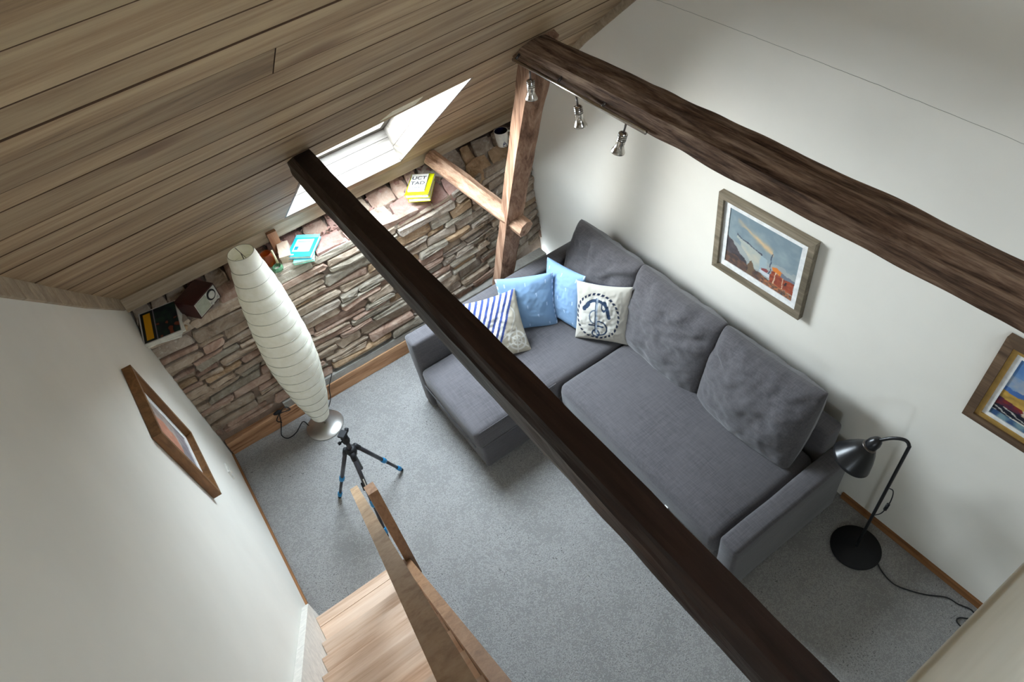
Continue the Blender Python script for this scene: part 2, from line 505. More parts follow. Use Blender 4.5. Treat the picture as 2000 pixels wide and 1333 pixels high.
# rice-paper: part of the light passes through
m, n, l, b = nt('rice_paper', 0.85, 0.15)
v = coords(n, l, rand=False)
l.new(ramp(n, l, tex_noise(n, l, v, 26, 4, 0.6), [(0.3, (236, 233, 216)), (0.7, (248, 246, 234))]), b.inputs['Base Color'])
tl = n.new('ShaderNodeBsdfTranslucent'); tl.inputs['Color'].default_value = (*lin((238, 230, 205)), 1)
mx = n.new('ShaderNodeMixShader'); mx.inputs[0].default_value = 0.18
l.new(b.outputs[0], mx.inputs[1]); l.new(tl.outputs[0], mx.inputs[2]); l.new(mx.outputs[0], n['Material Output'].inputs['Surface'])
bump(n, l, b, tex_noise(n, l, v, 18, 3, 0.6), 0.25, 0.01)
M['rice_paper'] = m

# carpet: short grey pile
m, n, l, b = nt('grey_carpet', 0.98, 0.05)
v = coords(n, l, rand=False)
fine = tex_noise(n, l, v, 130, 3, 0.75); mid = tex_noise(n, l, v, 42, 5, 0.75, 0.8); big = tex_noise(n, l, v, 6, 4, 0.6)
ad = n.new('ShaderNodeMath'); ad.operation = 'MULTIPLY_ADD'; l.new(mid, ad.inputs[0]); ad.inputs[1].default_value = 0.6; l.new(fine, ad.inputs[2])
ad2 = n.new('ShaderNodeMath'); ad2.operation = 'MULTIPLY_ADD'; l.new(big, ad2.inputs[0]); ad2.inputs[1].default_value = 0.45; l.new(ad.outputs[0], ad2.inputs[2])
l.new(ramp(n, l, ad2.outputs[0], [(0.78, (84, 82, 80)), (1.0, (146, 144, 141)), (1.22, (192, 190, 186))]), b.inputs['Base Color'])
b.inputs['Sheen Weight'].default_value = 0.3
bump(n, l, b, ad.outputs[0], 0.9, 0.012)
M['carpet'] = m

# ------------------------------------------------------------------ room
XL, XR = -0.5, 2.285
def kk(s): return 0.05 * min(1.0, max(0.0, (3.7 - s) / 0.9))
def cz(s, x=XL): return 4.295 - 0.5 * kk(s) - 0.807 * s     # height of ceiling level line s
def cy(s, x): return s + kk(s) / 0.807 * (x - XL)            # where that line is in y at x
RIDGE = -0.7
def roof_pt(s, x, off=0.0):
    p = Vector((x, cy(s, x), cz(s)))
    return p + NRM * off

def grid_floor():
    mb = MB(); mb.box(XL - 0.15, XR + 0.15, -3.6, 3.62, -0.12, 0.0)
    return mb.build('floor', M['carpet'])
structure(grid_floor())

# side walls: thick slabs cut under the two roof slopes
def side_wall(name, x0, x1, hole=None):
    zr = cz(RIDGE) + 0.05
    top = [(-3.6, zr + .20 - 0.807 * (RIDGE + 3.6)), (RIDGE, zr + 0.22), (2.5, cz(2.5) + 0.20), (3.7, 1.37), (4.1, 1.04)]
    def zt(y): return float(np.interp(y, [p[0] for p in top], [p[1] for p in top]))
    ys = sorted([p[0] for p in top] + (list(hole[:2]) if hole else []))
    mb = MB()
    for a, b_ in zip(ys[:-1], ys[1:]):
        spans = [((-0.1, -0.1), (zt(a), zt(b_)))]
        if hole and hole[0] <= a < hole[1]:
            spans = [((-0.1, -0.1), (hole[2], hole[2])), ((hole[3], hole[3]), (zt(a), zt(b_)))]
        for (la, lb_), (ha, hb) in spans:
            P = [(x0, a, la), (x1, a, la), (x1, b_, lb_), (x0, b_, lb_), (x0, a, ha), (x1, a, ha), (x1, b_, hb), (x0, b_, hb)]
            mb.add(P, [(0, 3, 2, 1), (4, 5, 6, 7), (0, 1, 5, 4), (1, 2, 6, 5), (2, 3, 7, 6), (3, 0, 4, 7)])
    return structure(mb.build(name, M['plaster']))
WH = (-0.95, -0.60, 1.15, 1.52)                      # small unseen window added in the left wall to brighten the right wall
wl = side_wall('wall_left', XL - 0.15, XL, WH)
wr = side_wall('wall_right', XR, XR + 0.15)
w3 = MB()
for (ya, yb2, za, zb) in ((WH[0], WH[1], WH[2], WH[2] + .04), (WH[0], WH[1], WH[3] - .04, WH[3]), (WH[0], WH[0] + .04, WH[2] + .04, WH[3] - .04), (WH[1] - .04, WH[1], WH[2] + .04, WH[3] - .04)):
    w3.box(XL - .12, XL - .07, ya, yb2, za, zb)
w3 = structure(w3.build('added_left_window', M['whitewash']))
MB().box(XL - .1, XL - .094, WH[0] + .04, WH[1] - .04, WH[2] + .04, WH[3] - .04).build('pane', M['pane'], w3)  # pane of the added left window
structure(MB().box(XL - 0.15, XR + 0.15, -3.75, -3.6, -0.1, 2.6).build('wall_rear', M['plaster']))

# hairline crack in the plaster of the right wall
crk = [Vector((XR - 0.0005, 2.5 - 2.3 * t, 2.342 - 0.045 * t * t + 0.003 * noise.noise(Vector((t * 40, 0, 0))))) for t in np.linspace(0, 1, 60)]
CRACK = crk

# near roof slope: backing slab with the window opening, then single planks below it
S_TOP, S_BOT = 2.50, 3.60
def oxl(s): return 0.555 - 0.045 * (s - 2.5)
def oxr(s): return 1.395 - 0.075 * (s - 2.5)
def slab(name, rects, t0, t1, mat, parent=None):
    mb = MB()
    fine_ = []
    for (sa, sb, xa0, xa1, xb0, xb1) in rects:      # follow the slight twist of the slope
        cut = [sa] + [q for q in np.arange(-0.6, 4.2, 0.1) if sa + .01 < q < sb - .01 and sb - sa > 0.45] + [sb]
        for q0, q1 in zip(cut[:-1], cut[1:]):
            t_0, t_1 = (q0 - sa) / (sb - sa), (q1 - sa) / (sb - sa)
            fine_.append((q0, q1, xa0 + (xb0 - xa0) * t_0, xa1 + (xb1 - xa1) * t_0, xa0 + (xb0 - xa0) * t_1, xa1 + (xb1 - xa1) * t_1))
    for (sa, sb, xa0, xa1, xb0, xb1) in fine_:
        P = [roof_pt(sa, xa0, t0), roof_pt(sa, xa1, t0), roof_pt(sb, xb1, t0), roof_pt(sb, xb0, t0),
             roof_pt(sa, xa0, t1), roof_pt(sa, xa1, t1), roof_pt(sb, xb1, t1), roof_pt(sb, xb0, t1)]
        mb.add(P, [(0, 1, 2, 3), (7, 6, 5, 4), (0, 4, 5, 1), (1, 5, 6, 2), (2, 6, 7, 3), (3, 7, 4, 0)])
    return mb.build(name, mat, parent)
XO0, XO1 = XL - 0.15, XR + 0.15
ceil = structure(slab('ceiling', [(RIDGE, S_TOP, XO0, XO1, XO0, XO1),
                        (S_TOP, S_BOT, XO0, oxl(S_TOP), XO0, oxl(S_BOT)),
                        (S_TOP, S_BOT, oxr(S_TOP), XO1, oxr(S_BOT), XO1),
                        (S_BOT, 4.15, XO0, XO1, XO0, XO1)], 0.022, 0.24, M['joint']))
edges = [RIDGE, -0.56, -0.42, -0.28, -0.14, 0.0, 0.13, 0.26, 0.38, 0.50, 0.62, 0.74, 0.86, 0.98, 1.10, 1.235, 1.33, 1.415, 1.535, 1.63, 1.80, 1.915, 2.06, 2.20, 2.33, S_TOP, 2.66, 2.83, 3.02, 3.20, 3.40, S_BOT, 3.72]
gap = 0.0022
pw = 0
for i in range(len(edges) - 1):
    a, b_ = edges[i] + gap / 2, edges[i + 1] - gap / 2
    dz = random.uniform(-0.002, 0.002)
    wide_gap = 0.0012 if i % 3 == 0 else 0.0
    b_ -= wide_gap
    if a >= S_TOP and b_ <= S_BOT + 0.01:
        runs = [(lambda s: XL, oxl), (oxr, lambda s: XR)]
    elif abs(edges[i] - 1.415) < 1e-6:
        runs = [(lambda s: XL, lambda s: 0.335), (lambda s: 0.338, lambda s: XR)]
    else:
        runs = [(lambda s: XL, lambda s: XR)]
    for (f0, f1) in runs:
        c_ = random.choice([0.0006, 0.001, 0.0016, 0.0022])
        P = []
        for (s_, t_) in ((a, 0.021), (a, dz + c_), (a + c_, dz), (b_ - c_, dz), (b_, dz + c_), (b_, 0.021)):
            P += [roof_pt(s_, f0(s_), t_), roof_pt(s_, f1(s_), t_)]
        fs_ = [(2 * k, 2 * k + 1, 2 * k + 3, 2 * k + 2) for k in range(5)] + [(10, 11, 1, 0), (0, 2, 4, 6, 8, 10), (11, 9, 7, 5, 3, 1)]
        obj('ceiling_plank', P, fs_, M['ceiling'], ceil, mats=[M['joint']], fmat=[1, 1, 0, 1, 1, 0, 1, 1])

# board below the eave
def eave_y(x): return 3.690
eb = MB()
eb.add([(XL, 3.690, 1.222), (XR, 3.715, 1.235), (XR, 3.735, 1.235), (XL, 3.71, 1.222), (XL, 3.690, 1.330), (XR, 3.715, 1.365), (XR, 3.735, 1.365), (XL, 3.71, 1.330)],
       [(0, 3, 2, 1), (4, 5, 6, 7), (0, 1, 5, 4), (1, 2, 6, 5), (2, 3, 7, 6), (3, 0, 4, 7)])
structure(eb.build('trim_1', M['eave']))
# wall behind the eave board and the stone ledge
structure(MB().box(XL - .15, XR + .15, 3.95, 4.1, -0.1, 1.25).build('wall_eave', M['mortar']))

# narrow strips of board ends where the slope meets the side walls
tr2 = structure(slab('trim_2', [(-0.6, 3.62, XL, XL + 0.012, XL, XL + 0.012)], -0.004, 0.0, M['ceiling']))
sv = 0.2; 
while sv < 3.60:
    w_ = random.choice([0.05, 0.09, 0.12, 0.14])
    e_ = min(sv + w_, 3.62)
    mb = MB()
    P = []
    for s_ in (sv + 0.002, e_ - 0.002):
        q = roof_pt(s_, XL)
        P += [q, q + Vector((0.016, 0, 0)), q + Vector((0.012, -0.012, -0.072)), q + Vector((0, -0.012, -0.072))]
    mb.add(P, [(0, 1, 2, 3), (7, 6, 5, 4), (0, 4, 5, 1), (1, 5, 6, 2), (2, 6, 7, 3), (3, 7, 4, 0)])
    mb.build('board_end', M['eave'], tr2)
    sv = e_
mb = MB(); ss_ = [-0.6, 0.6, 1.8, 2.78, 2.9, 3.1, 3.3, 3.6]
for s_0, s_1 in zip(ss_[:-1], ss_[1:]):
    P = []
    for s_ in (s_0, s_1):
        q = roof_pt(s_, XR)
        P += [q, q + Vector((-0.014, 0, 0)), q + Vector((-0.012, -0.01, -0.045)), q + Vector((0, -0.01, -0.045))]
    mb.add(P, [(0, 3, 2, 1), (4, 5, 6, 7), (0, 1, 5, 4), (1, 2, 6, 5), (2, 3, 7, 6), (3, 0, 4, 7)])
structure(mb.build('trim_3', M['eave']))

# rear roof slope (behind the camera) with an unseen window opening added for fill light
zr = cz(RIDGE)
def rear_pt(y, x, off=0.0):
    return Vector((x, y, zr - 0.807 * (RIDGE - y))) + Vector((0, -0.628, 0.778)) * off
def rear_slab(mb, ya, yb, xa, xb, t0, t1):
    P = [rear_pt(ya, xa, t0), rear_pt(ya, xb, t0), rear_pt(yb, xb, t0), rear_pt(yb, xa, t0), rear_pt(ya, xa, t1), rear_pt(ya, xb, t1), rear_pt(yb, xb, t1), rear_pt(yb, xa, t1)]
    mb.add(P, [(0, 1, 2, 3), (7, 6, 5, 4), (0, 4, 5, 1), (1, 5, 6, 2), (2, 6, 7, 3), (3, 7, 4, 0)])
mb = MB()
rear_slab(mb, RIDGE + 0.1, -1.5, XO0, XO1, 0, 0.22)
rear_slab(mb, -1.5, -2.5, XO0, 0.66, 0, 0.22)
rear_slab(mb, -1.5, -2.5, 1.09, XO1, 0, 0.22)
rear_slab(mb, -2.5, -3.75, XO0, XO1, 0, 0.22)
structure(mb.build('ceiling_rear', M['ceiling']))
w2 = structure(MB().box(0.66, 0.68, -2.49, -1.51, 3.3, 3.34).build('added_rear_window', M['whitewash']))
mb = MB(); rear_slab(mb, -1.5, -2.5, 0.66, 1.09, 0.19, 0.2); mb.build('pane', M['pane'], w2)  # pane of the added rear window

# roof window: lining boards, frame and pane
w1 = MB()
D1 = 0.25
def op(s, side, off): return roof_pt(s, oxl(s) if side == 0 else oxr(s), off)
fr = MB()
for sa, sb in ((S_TOP, S_TOP + 0.06), (S_BOT - 0.06, S_BOT)):
    P = [op(sa, 0, D1 - .03), op(sa, 1, D1 - .03), op(sb, 1, D1 - .03), op(sb, 0, D1 - .03), op(sa, 0, D1 + .04), op(sa, 1, D1 + .04), op(sb, 1, D1 + .04), op(sb, 0, D1 + .04)]
    fr.add(P, [(0, 1, 2, 3), (7, 6, 5, 4), (0, 4, 5, 1), (1, 5, 6, 2), (2, 6, 7, 3), (3, 7, 4, 0)])
for side in (0, 1):
    g = Vector((0.05, 0, 0)) if side == 0 else Vector((-0.05, 0, 0))
    a, b_ = op(S_TOP, side, D1 - .03), op(S_BOT, side, D1 - .03)
    P = [a, a + g, b_ + g, b_] ; P += [q + NRM * .07 for q in P]
    fr.add(P, [(0, 1, 2, 3), (7, 6, 5, 4), (0, 4, 5, 1), (1, 5, 6, 2), (2, 6, 7, 3), (3, 7, 4, 0)])
win = structure(fr.build('window_1', M['whitewash']))
pn = MB(); P = [op(S_TOP, 0, D1), op(S_TOP, 1, D1), op(S_BOT, 1, D1), op(S_BOT, 0, D1)]
P += [q + NRM * 0.006 for q in P]
pn.add(P, [(0, 1, 2, 3), (7, 6, 5, 4), (0, 4, 5, 1), (1, 5, 6, 2), (2, 6, 7, 3), (3, 7, 4, 0)])
pn.build('pane', M['pane'], win)
# lining: three boards on the lower side, two on each jamb, two on top
def lining(a0, a1, b0, b1, thick, mat, nm='lining_board'):
    P = [a0, a1, b1, b0]; P += [q + thick for q in P]
    MB().add(P, [(0, 1, 2, 3), (7, 6, 5, 4), (0, 4, 5, 1), (1, 5, 6, 2), (2, 6, 7, 3), (3, 7, 4, 0)]).build(nm, mat, win)
SD = Vector((0, -0.778, 0.628))        # up the slope
cutsD = [0.0, 0.085, 0.165, D1 - .03]
for i in range(3):
    o0, o1 = cutsD[i] + .001, cutsD[i + 1] - .0015
    lining(op(S_BOT, 0, o0), op(S_BOT, 1, o0), op(S_BOT, 0, o1), op(S_BOT, 1, o1), SD * 0.012, M['whitewash'])
    lining(op(S_TOP, 0, o0), op(S_TOP, 1, o0), op(S_TOP, 0, o1), op(S_TOP, 1, o1), SD * -0.012, M['whitewash'])
cutsD = [0.0, 0.10, D1 - .03]
for i in range(2):
    o0, o1 = cutsD[i] + .001, cutsD[i + 1] - .0015
    for side, g in ((0, Vector((.012, 0, 0))), (1, Vector((-.012, 0, 0)))):
        lining(op(S_TOP, side, o0), op(S_BOT, side, o0), op(S_TOP, side, o1), op(S_BOT, side, o1), g, M['whitewash_y'])
# reflected sunlight above the window, put in as a pale piece on the planks
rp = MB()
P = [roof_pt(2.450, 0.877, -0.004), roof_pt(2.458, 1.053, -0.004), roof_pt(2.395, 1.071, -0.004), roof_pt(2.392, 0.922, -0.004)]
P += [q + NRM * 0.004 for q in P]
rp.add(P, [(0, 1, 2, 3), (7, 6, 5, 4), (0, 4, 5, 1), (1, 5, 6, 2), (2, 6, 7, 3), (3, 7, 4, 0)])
rp.build('sunlight_patch', M['patch'], ceil)['label'] = 'pale patch imitating reflected sunlight on the sloping planks above the roof window'

# skirtings
structure(MB().box(XR - 0.016, XR, -3.4, 0.80, 0, 0.045).build('baseboard_right', M['base_wood']))
structure(MB().box(XL, XL + 0.012, 2.1, 3.45, 0, 0.03).build('baseboard_left', M['base_wood']))
mb = MB(); mb.tube(CRACK, 0.0006, 4)
mb.build('hairline_crack', M['crack'], wr)

# loft floor behind the camera and its edge
structure(MB().box(0.12, XR, -3.5, -0.22, 2.12, 2.24).build('floor_loft', M['railing']))

# ------------------------------------------------------------------ rubble stone wall
def face_y(x, z):
    t = max(0.0, min(1.0, (x - 1.0) / 1.285))
    return 3.49 + 0.17 * t * t + 0.02 * z + 0.02 * noise.noise(Vector((x * 1.3, z * 1.6, 3.1)))
def ledge_z(x):
    t = max(0.0, min(1.0, (x - 0.7) / 0.9))
    return 1.125 - 0.075 * t
core = MB(); nx = 30
vs = []; fs = []
for i in range(nx + 1):
    x = XL - 0.02 + (XR - XL + 0.04) * i / nx
    yb_, yt = face_y(x, 0) + 0.016, face_y(x, 1.0) + 0.018
    lz = ledge_z(x) - 0.06
    vs += [(x, yb_, 0.0), (x, yt, lz), (x, 3.76, 1.165), (x, 3.96, 1.19), (x, 3.96, 0.0)]
for i in range(nx):
    for k in range(5):
        a, b2 = i * 5 + k, i * 5 + (k + 1) % 5
        fs.append((a, a + 5, b2 + 5, b2))
fs.append((0, 1, 2, 3, 4)); fs.append(tuple(nx * 5 + k for k in (4, 3, 2, 1, 0)))
far = structure(obj('wall_far', vs, fs, M['mortar']))

STONES = ['stone_red', 'stone_brown', 'stone_grey', 'stone_tan', 'stone_pale']
def stone(outline, to3, depth, proud, mat):
    """irregular block: outline polygon in 2D, back ring, chamfered front ring, rough face"""
    k = len(outline); cx = sum(p[0] for p in outline) / k; cyy = sum(p[1] for p in outline) / k
    w_ = max(p[0] for p in outline) - min(p[0] for p in outline); h_ = max(p[1] for p in outline) - min(p[1] for p in outline)
    ch = min(0.007, 0.16 * h_)
    vs = []; fs = []
    for (a, b2) in outline: vs.append(to3(a, b2, -depth))
    for (a, b2) in outline: vs.append(to3(a, b2, proud - 0.006 + random.uniform(-.004, .004)))
    for (a, b2) in outline:
        da, db = cx - a, cyy - b2
        L = sqrt(da * da + db * db) + 1e-6
        vs.append(to3(a + da / L * ch * random.uniform(.6, 1.8), b2 + db / L * ch * random.uniform(.6, 1.4), proud + random.uniform(-.006, .007)))
    vs.append(to3(cx + w_ * random.uniform(-.2, .2), cyy + h_ * random.uniform(-.15, .15), proud + random.uniform(-.004, .010)))
    for i in range(k):
        j = (i + 1) % k
        fs += [(i, j, k + j, k + i), (k + i, k + j, 2 * k + j, 2 * k + i), (2 * k + i, 2 * k + j, 3 * k)]
    obj('stone', vs, fs, M[mat], far)

def wavy(k, x): return 0.019 * noise.noise(Vector((x * 2.6, k * 7.3, 0.5))) + 0.006 * noise.noise(Vector((x * 9, k * 3.3, 9.5)))
zc = [0.185]
while zc[-1] < 1.09:
    zc.append(zc[-1] + random.choice([0.046, 0.058, 0.07, 0.085, 0.11]))
nst = 0
def wall3(a, b2, e): return (a, face_y(a, b2) - e, b2)
for k in range(len(zc) - 1):
    x = XL - 0.03 + random.uniform(-0.1, 0)
    while x < XR:
        hgt = zc[k + 1] - zc[k]
        w_ = random.uniform(0.12, 0.42) * (0.8 + hgt * 4)
        if x > 1.15: w_ *= 0.62
        x2 = min(x + w_, XR + 0.02)
        if x2 > XL + 0.02 and x2 - max(x, XL - .02) > 0.03:
            x1 = max(x, XL - 0.02)
            def lo_(q): return zc[k] + wavy(k, q) + 0.0018
            def hi_(q): return min(zc[k + 1] + wavy(k + 1, q) - 0.0018, ledge_z(q) + 0.01)
            if hi_(x1) - lo_(x1) > 0.02 and hi_(x2) - lo_(x2) > 0.02:
                g = 0.002
                hh = hi_((x1 + x2) / 2) - lo_((x1 + x2) / 2)
                bands = [(0.0, 1.0)]
                if hh > 0.05 and nst < 225 and random.random() < (0.30 if x1 < 1.15 else 0.42):
                    q_ = random.uniform(.3, .7); bands = [(0.0, q_ - .02), (q_ + .02, 1.0)]
                for (v0, v1) in bands:
                    sl1, sl2 = random.uniform(-.014, .014), random.uniform(-.014, .014)
                    R_ = random.uniform
                    t0_, t1_ = (R_(0, .12), 1 - R_(0, .12)) if len(bands) == 2 and R_(0, 1) < .4 else (0.0, 1.0)
                    def pt(t, v_):
                        t = t0_ + (t1_ - t0_) * t; v_ = v0 + (v1 - v0) * v_
                        q = x1 + g + (x2 - x1 - 2 * g) * t
                        return (q + (sl1 * (1 - t) + sl2 * t) * (v_ - .5) * 2, lo_(q) + (hi_(q) - lo_(q)) * v_)
                    out = [pt(R_(0, .05), R_(0, .1)), pt(.5 + R_(-.2, .2), R_(-.03, .10)), pt(1 - R_(0, .05), R_(0, .18)), pt(1, .5 + R_(-.3, .3)), pt(1 - R_(0, .08), 1 - R_(0, .2)), pt(.5 + R_(-.2, .2), 1 - R_(-.03, .10)), pt(R_(0, .06), 1 - R_(0, .1)), pt(0, .5 + R_(-.3, .3))]
                    if x1 < 0.55: mt = random.choices(STONES, [4, 5, 1, 1, 1])[0]
                    elif x1 < 1.2: mt = random.choices(STONES, [3, 4, 3, 1.5, 3])[0]
                    else: mt = random.choices(STONES, [1.2, 3, 2.5, 1, 5])[0]
                    stone(out, wall3, 0.05, random.uniform(-0.004, 0.026), mt)
                    nst += 1
        x = x2

# flat stones lying on the ledge
def ledge_pt(a, b2, e):     # a along x, b2 0..1 from the front edge to the eave board
    y0 = face_y(a, 1.0) - 0.005; y = y0 + (3.76 - y0) * b2
    z = ledge_z(a) - 0.02 + (1.185 - ledge_z(a) + 0.02) * max(0.0, b2) ** 1.3
    return (a, y, z + e + 0.008 * noise.noise(Vector((a * 9, b2 * 3, 2))))
for row, (b0, b1) in enumerate(((0.0, 0.52), (0.52, 1.0))):
    x = XL
    while x < XR - 0.03:
        w_ = random.uniform(0.12, 0.30) if row == 0 else random.uniform(0.07, 0.2)
        x2 = min(x + w_, XR)
        g = 0.006
        j = lambda q=0.04: random.uniform(-q, q)
        xs0, xs1 = x + g, x2 - g
        out = [(xs0, b0 + .02), ((xs0 + xs1) / 2, b0 + .02 + j(.03)), (xs1, b0 + .03), (xs1 + j(.008), (b0 + b1) / 2), (xs1 - .01, b1 - .03 + j()), ((xs0 + xs1) / 2 + j(.02), b1 + j()), (xs0 + .01, b1 - .03 + j()), (xs0 + j(.008), (b0 + b1) / 2)]
        mt = random.choices(['stone_pink', 'stone_red', 'stone_pale', 'stone_brown'], [6, 2, 1, 1] if 0.25 < x < 1.55 else [2, 3, 2, 3])[0]
        if x > 1.6: mt = random.choice(['stone_pale', 'stone_pale', 'stone_tan'])
        stone(out, ledge_pt, 0.05, random.uniform(0.008, 0.026), mt)
        nst += 1
        x = x2
# loose chips filling the joints of the ledge: too small to pick apart
mb = MB()
for i in range(150):
    a = random.uniform(0.2, 1.6); b2 = random.choice([random.uniform(0.42, 0.62), random.uniform(0.8, 1.0)])
    c = Vector(ledge_pt(a, b2, 0.016)); s_ = random.uniform(0.006, 0.02)
    P = [c + Vector((random.gauss(0, 1), random.gauss(0, 1), random.gauss(0, .6))).normalized() * s_ for _ in range(6)]
    bm = bmesh.new()
    for p in P: bm.verts.new(p)
    bmesh.ops.convex_hull(bm, input=bm.verts)
    bm.verts.index_update()
    mb.add([v.co.copy() for v in bm.verts], [tuple(v.index for v in q.verts) for q in bm.faces]); bm.free()
ch = mb.build('stone_chips', M['stone_pink'], far); ch['kind'] = 'stuff'

# lime mortar strip and timber sill at the foot of the stone wall
st = MB(); st.box(-0.05, 2.2, 3.47, 3.56, 0.12, 0.185)
st.build('mortar_strip', M['mortar_strip'], far)
tag(timber('sill_beam', (XL + 0.01, 3.505, 0.066), (1.9, 3.51, 0.066), [(-.045, -.066), (.045, -.066), (.045, .058), (-.045, .058)], M['sill'], n=70, amp=0.006, seed=4),
    'weathered orange-brown timber sill lying along the foot of the stone wall', 'beam')

# ------------------------------------------------------------------ timbers
tag(timber('ceiling_beam', (0.48, 2.44, 2.335), (0.48, -0.2, 2.335), [(-.043, -.048), (.044, -.050), (.044, .042), (-.022, .048), (-.043, .018)], M['dark_beam'], n=90, amp=0.005, freq=9, seed=2),
    'nearly black square timber beam crossing diagonally over the grey sofa', 'beam')
bmo = timber('ceiling_beam', (1.668, 2.60, 2.325), (1.668, -0.2, 2.325),
             [(-.076, -.056), (.055, -.050), (.066, .005), (.050, .038), (.016, .044), (.010, .028), (.004, .045), (-.034, .048), (-.052, .030), (-.074, .018)], M['brown_beam'], n=130, amp=0.009, freq=7, seed=9)
tag(bmo, 'rough brown old timber beam along the white wall carrying the spotlights', 'beam')
pst = timber('timber_post', (1.68, 3.40, 0.0), (1.705, 2.515, 2.37), [(-.052, -.055), (.040, -.058), (.054, .035), (.0, .058), (-.050, .045)], M['post'], n=70, amp=0.009, freq=6, seed=5, up=(0, -1, 0), taper=lambda t: 0.98 + 0.18 * t, bow=lambda t: Vector((-0.022 * sin(pi * t), 0, 0)))
tag(pst, 'leaning reddish old timber post between stone wall and sofa corner', 'post')
tie = timber('tie_timber', (1.535, 3.685, 1.275), (1.690, 2.86, 1.07), [(.055 * cos(a), .055 * sin(a)) for a in np.linspace(0, 2 * pi, 9)[:-1]], M['tie'], n=40, amp=0.007, seed=11)
tag(tie, 'short round pale timber passing through the leaning post from the eave', 'beam')

# ------------------------------------------------------------------ staircase (rises towards the loft)
XS0, XS1 = XL + 0.04, 0.058
stair = thing('staircase', 'pale pine staircase with handrail climbing along the left white wall', 'stairs', (-0.23, 1.2, 0))
nose = [1.96] + [1.715 - 0.167 * k for k in range(0, 9)]
for k, y1 in enumerate(nose):
    z = 0.2 * (k + 1)
    if k == 0:
        MB().box(XS0, XS1, 1.902, 1.96, z - .035, z).build('tread_board', M['pine_x'], stair)
        MB().box(XS0, XS1, 1.66, 1.899, z - .035, z).build('tread_board', M['pine_x'], stair)
        MB().box(XS0, XS1, 1.92, 1.94, 0, z - .035).build('riser', M['pine_x'], stair)
    else:
        MB().box(XS0, XS1, y1 - 0.215, y1, z - .035, z).build('tread_board', M['pine_x'], stair)
        MB().box(XS0, XS1, y1 - .045, y1 - .027, z - .2, z - .035).build('riser', M['pine_x'], stair)
RD = Vector((0.0, -0.64, 0.768))
def sloped(name, x0, x1, y_low, z_low, L, height, mat):
    a = Vector((0, y_low, z_low)); b_ = a + RD * L
    P = []
    for q in (a, b_):
        P += [(x0, q.y, q.z - height), (x1, q.y, q.z - height), (x1, q.y, q.z), (x0, q.y, q.z)]
    return MB().add(P, [(0, 1, 2, 3), (7, 6, 5, 4), (0, 4, 5, 1), (1, 5, 6, 2), (2, 6, 7, 3), (3, 7, 4, 0)]).build(name, mat, stair)
sl = sloped('stringer', XL + .002, XL + 0.038, 2.06, 0.20, 2.6, 0.34, M['pine_light']); sl['label'] = 'white painted stringer against the wall'
sloped('stringer', 0.060, 0.104, 1.985, 0.14, 2.6, 0.26, M['pine_d'])
MB().box(0.078, 0.128, 1.93, 1.985, 0.0, 0.93).build('newel_post', M['pine_d'], stair)
hr = MB(); a = Vector((0.040, 1.995, 0.905)); b_ = Vector((-0.004, 0.30, 2.83)); hr.bar(a, b_ + (b_ - a) * 0.12, 0.066, 0.038, up=(1, 0, 0))
hr.build('handrail', M['pine_s'], stair)

# ------------------------------------------------------------------ loft railing close to the camera
lr = thing('loft_railing', 'pale limed wooden railing of the loft in the lower right corner', 'railing', (1.2, -0.06, 2.24))
bevel_box('top_rail', 0.16, XR - .002, -0.13, 0.0, 3.02, 3.07, 0.006, M['railing'], lr, seg=2)
for x in (0.2, 0.9, 1.6, 2.24):
    MB().box(x - .03, x + .03, -0.135, -0.075, 2.15, 3.02).build('railing_post', M['railing'], lr)

# ------------------------------------------------------------------ corner sofa
sofa = thing('corner_sofa', 'grey fabric corner sofa with chaise along the white wall', 'sofa', (1.6, 1.9, 0))
B = lambda *a, **k: bevel_box(*a, **k)
B('chaise_base', 0.80, 2.09, 2.235, 2.875, 0.03, 0.285, 0.02, M['sofa'], sofa, cuts=2)
B('chaise_mattress', 0.765, 2.09, 2.212, 2.868, 0.275, 0.445, 0.035, M['sofa'], sofa, cuts=5, puff=0.012, wob=0.004)
B('seat_base', 1.47, 2.09, 0.915, 2.225, 0.03, 0.27, 0.02, M['sofa'], sofa, cuts=2)
B('seat_mattress', 1.355, 2.09, 0.917, 2.196, 0.255, 0.452, 0.05, M['sofa'], sofa, cuts=6, puff=0.018, wob=0.004)
B('armrest', 1.36, 2.20, 0.795, 0.905, 0.02, 0.50, 0.022, M['sofa'], sofa, cuts=4, wob=0.004)
B('side_panel', 0.775, 2.20, 2.88, 3.0, 0.02, 0.66, 0.022, M['sofa'], sofa, cuts=4, wob=0.004)
B('back_panel', 2.10, 2.215, 0.905, 2.90, 0.02, 0.66, 0.022, M['sofa'], sofa, cuts=4, wob=0.004)
def seam(pts, name='piping', r_=0.0035):
    MB().tube(pts, r_, 6).build(name, M['sofa'], sofa, smooth=True)
seam([(0.762, 2.24, 0.30), (0.762, 2.86, 0.30)])
seam([(0.79, 2.209, 0.30), (2.0, 2.209, 0.30)])
seam([(0.80, 2.215, 0.438), (1.36, 2.215, 0.441)], r_=0.003)
for x, y in ((0.84, 2.28), (0.84, 2.93), (2.12, 2.93), (1.5, 0.86), (2.12, 0.86), (2.04, 2.28)):
    MB().lathe([(0, .02), (.035, .022)], (x, y, 0), n=12).build('leg', M['black_matt'], sofa)
MB().box(1.30, 1.345, 1.68, 1.70, 0.29, 0.31).build('pull_tab', M['black_matt'], sofa)
MB().box(1.325, 1.36, 1.24, 1.262, 0.30, 0.315).build('care_tag', M['white_plastic'], sofa)

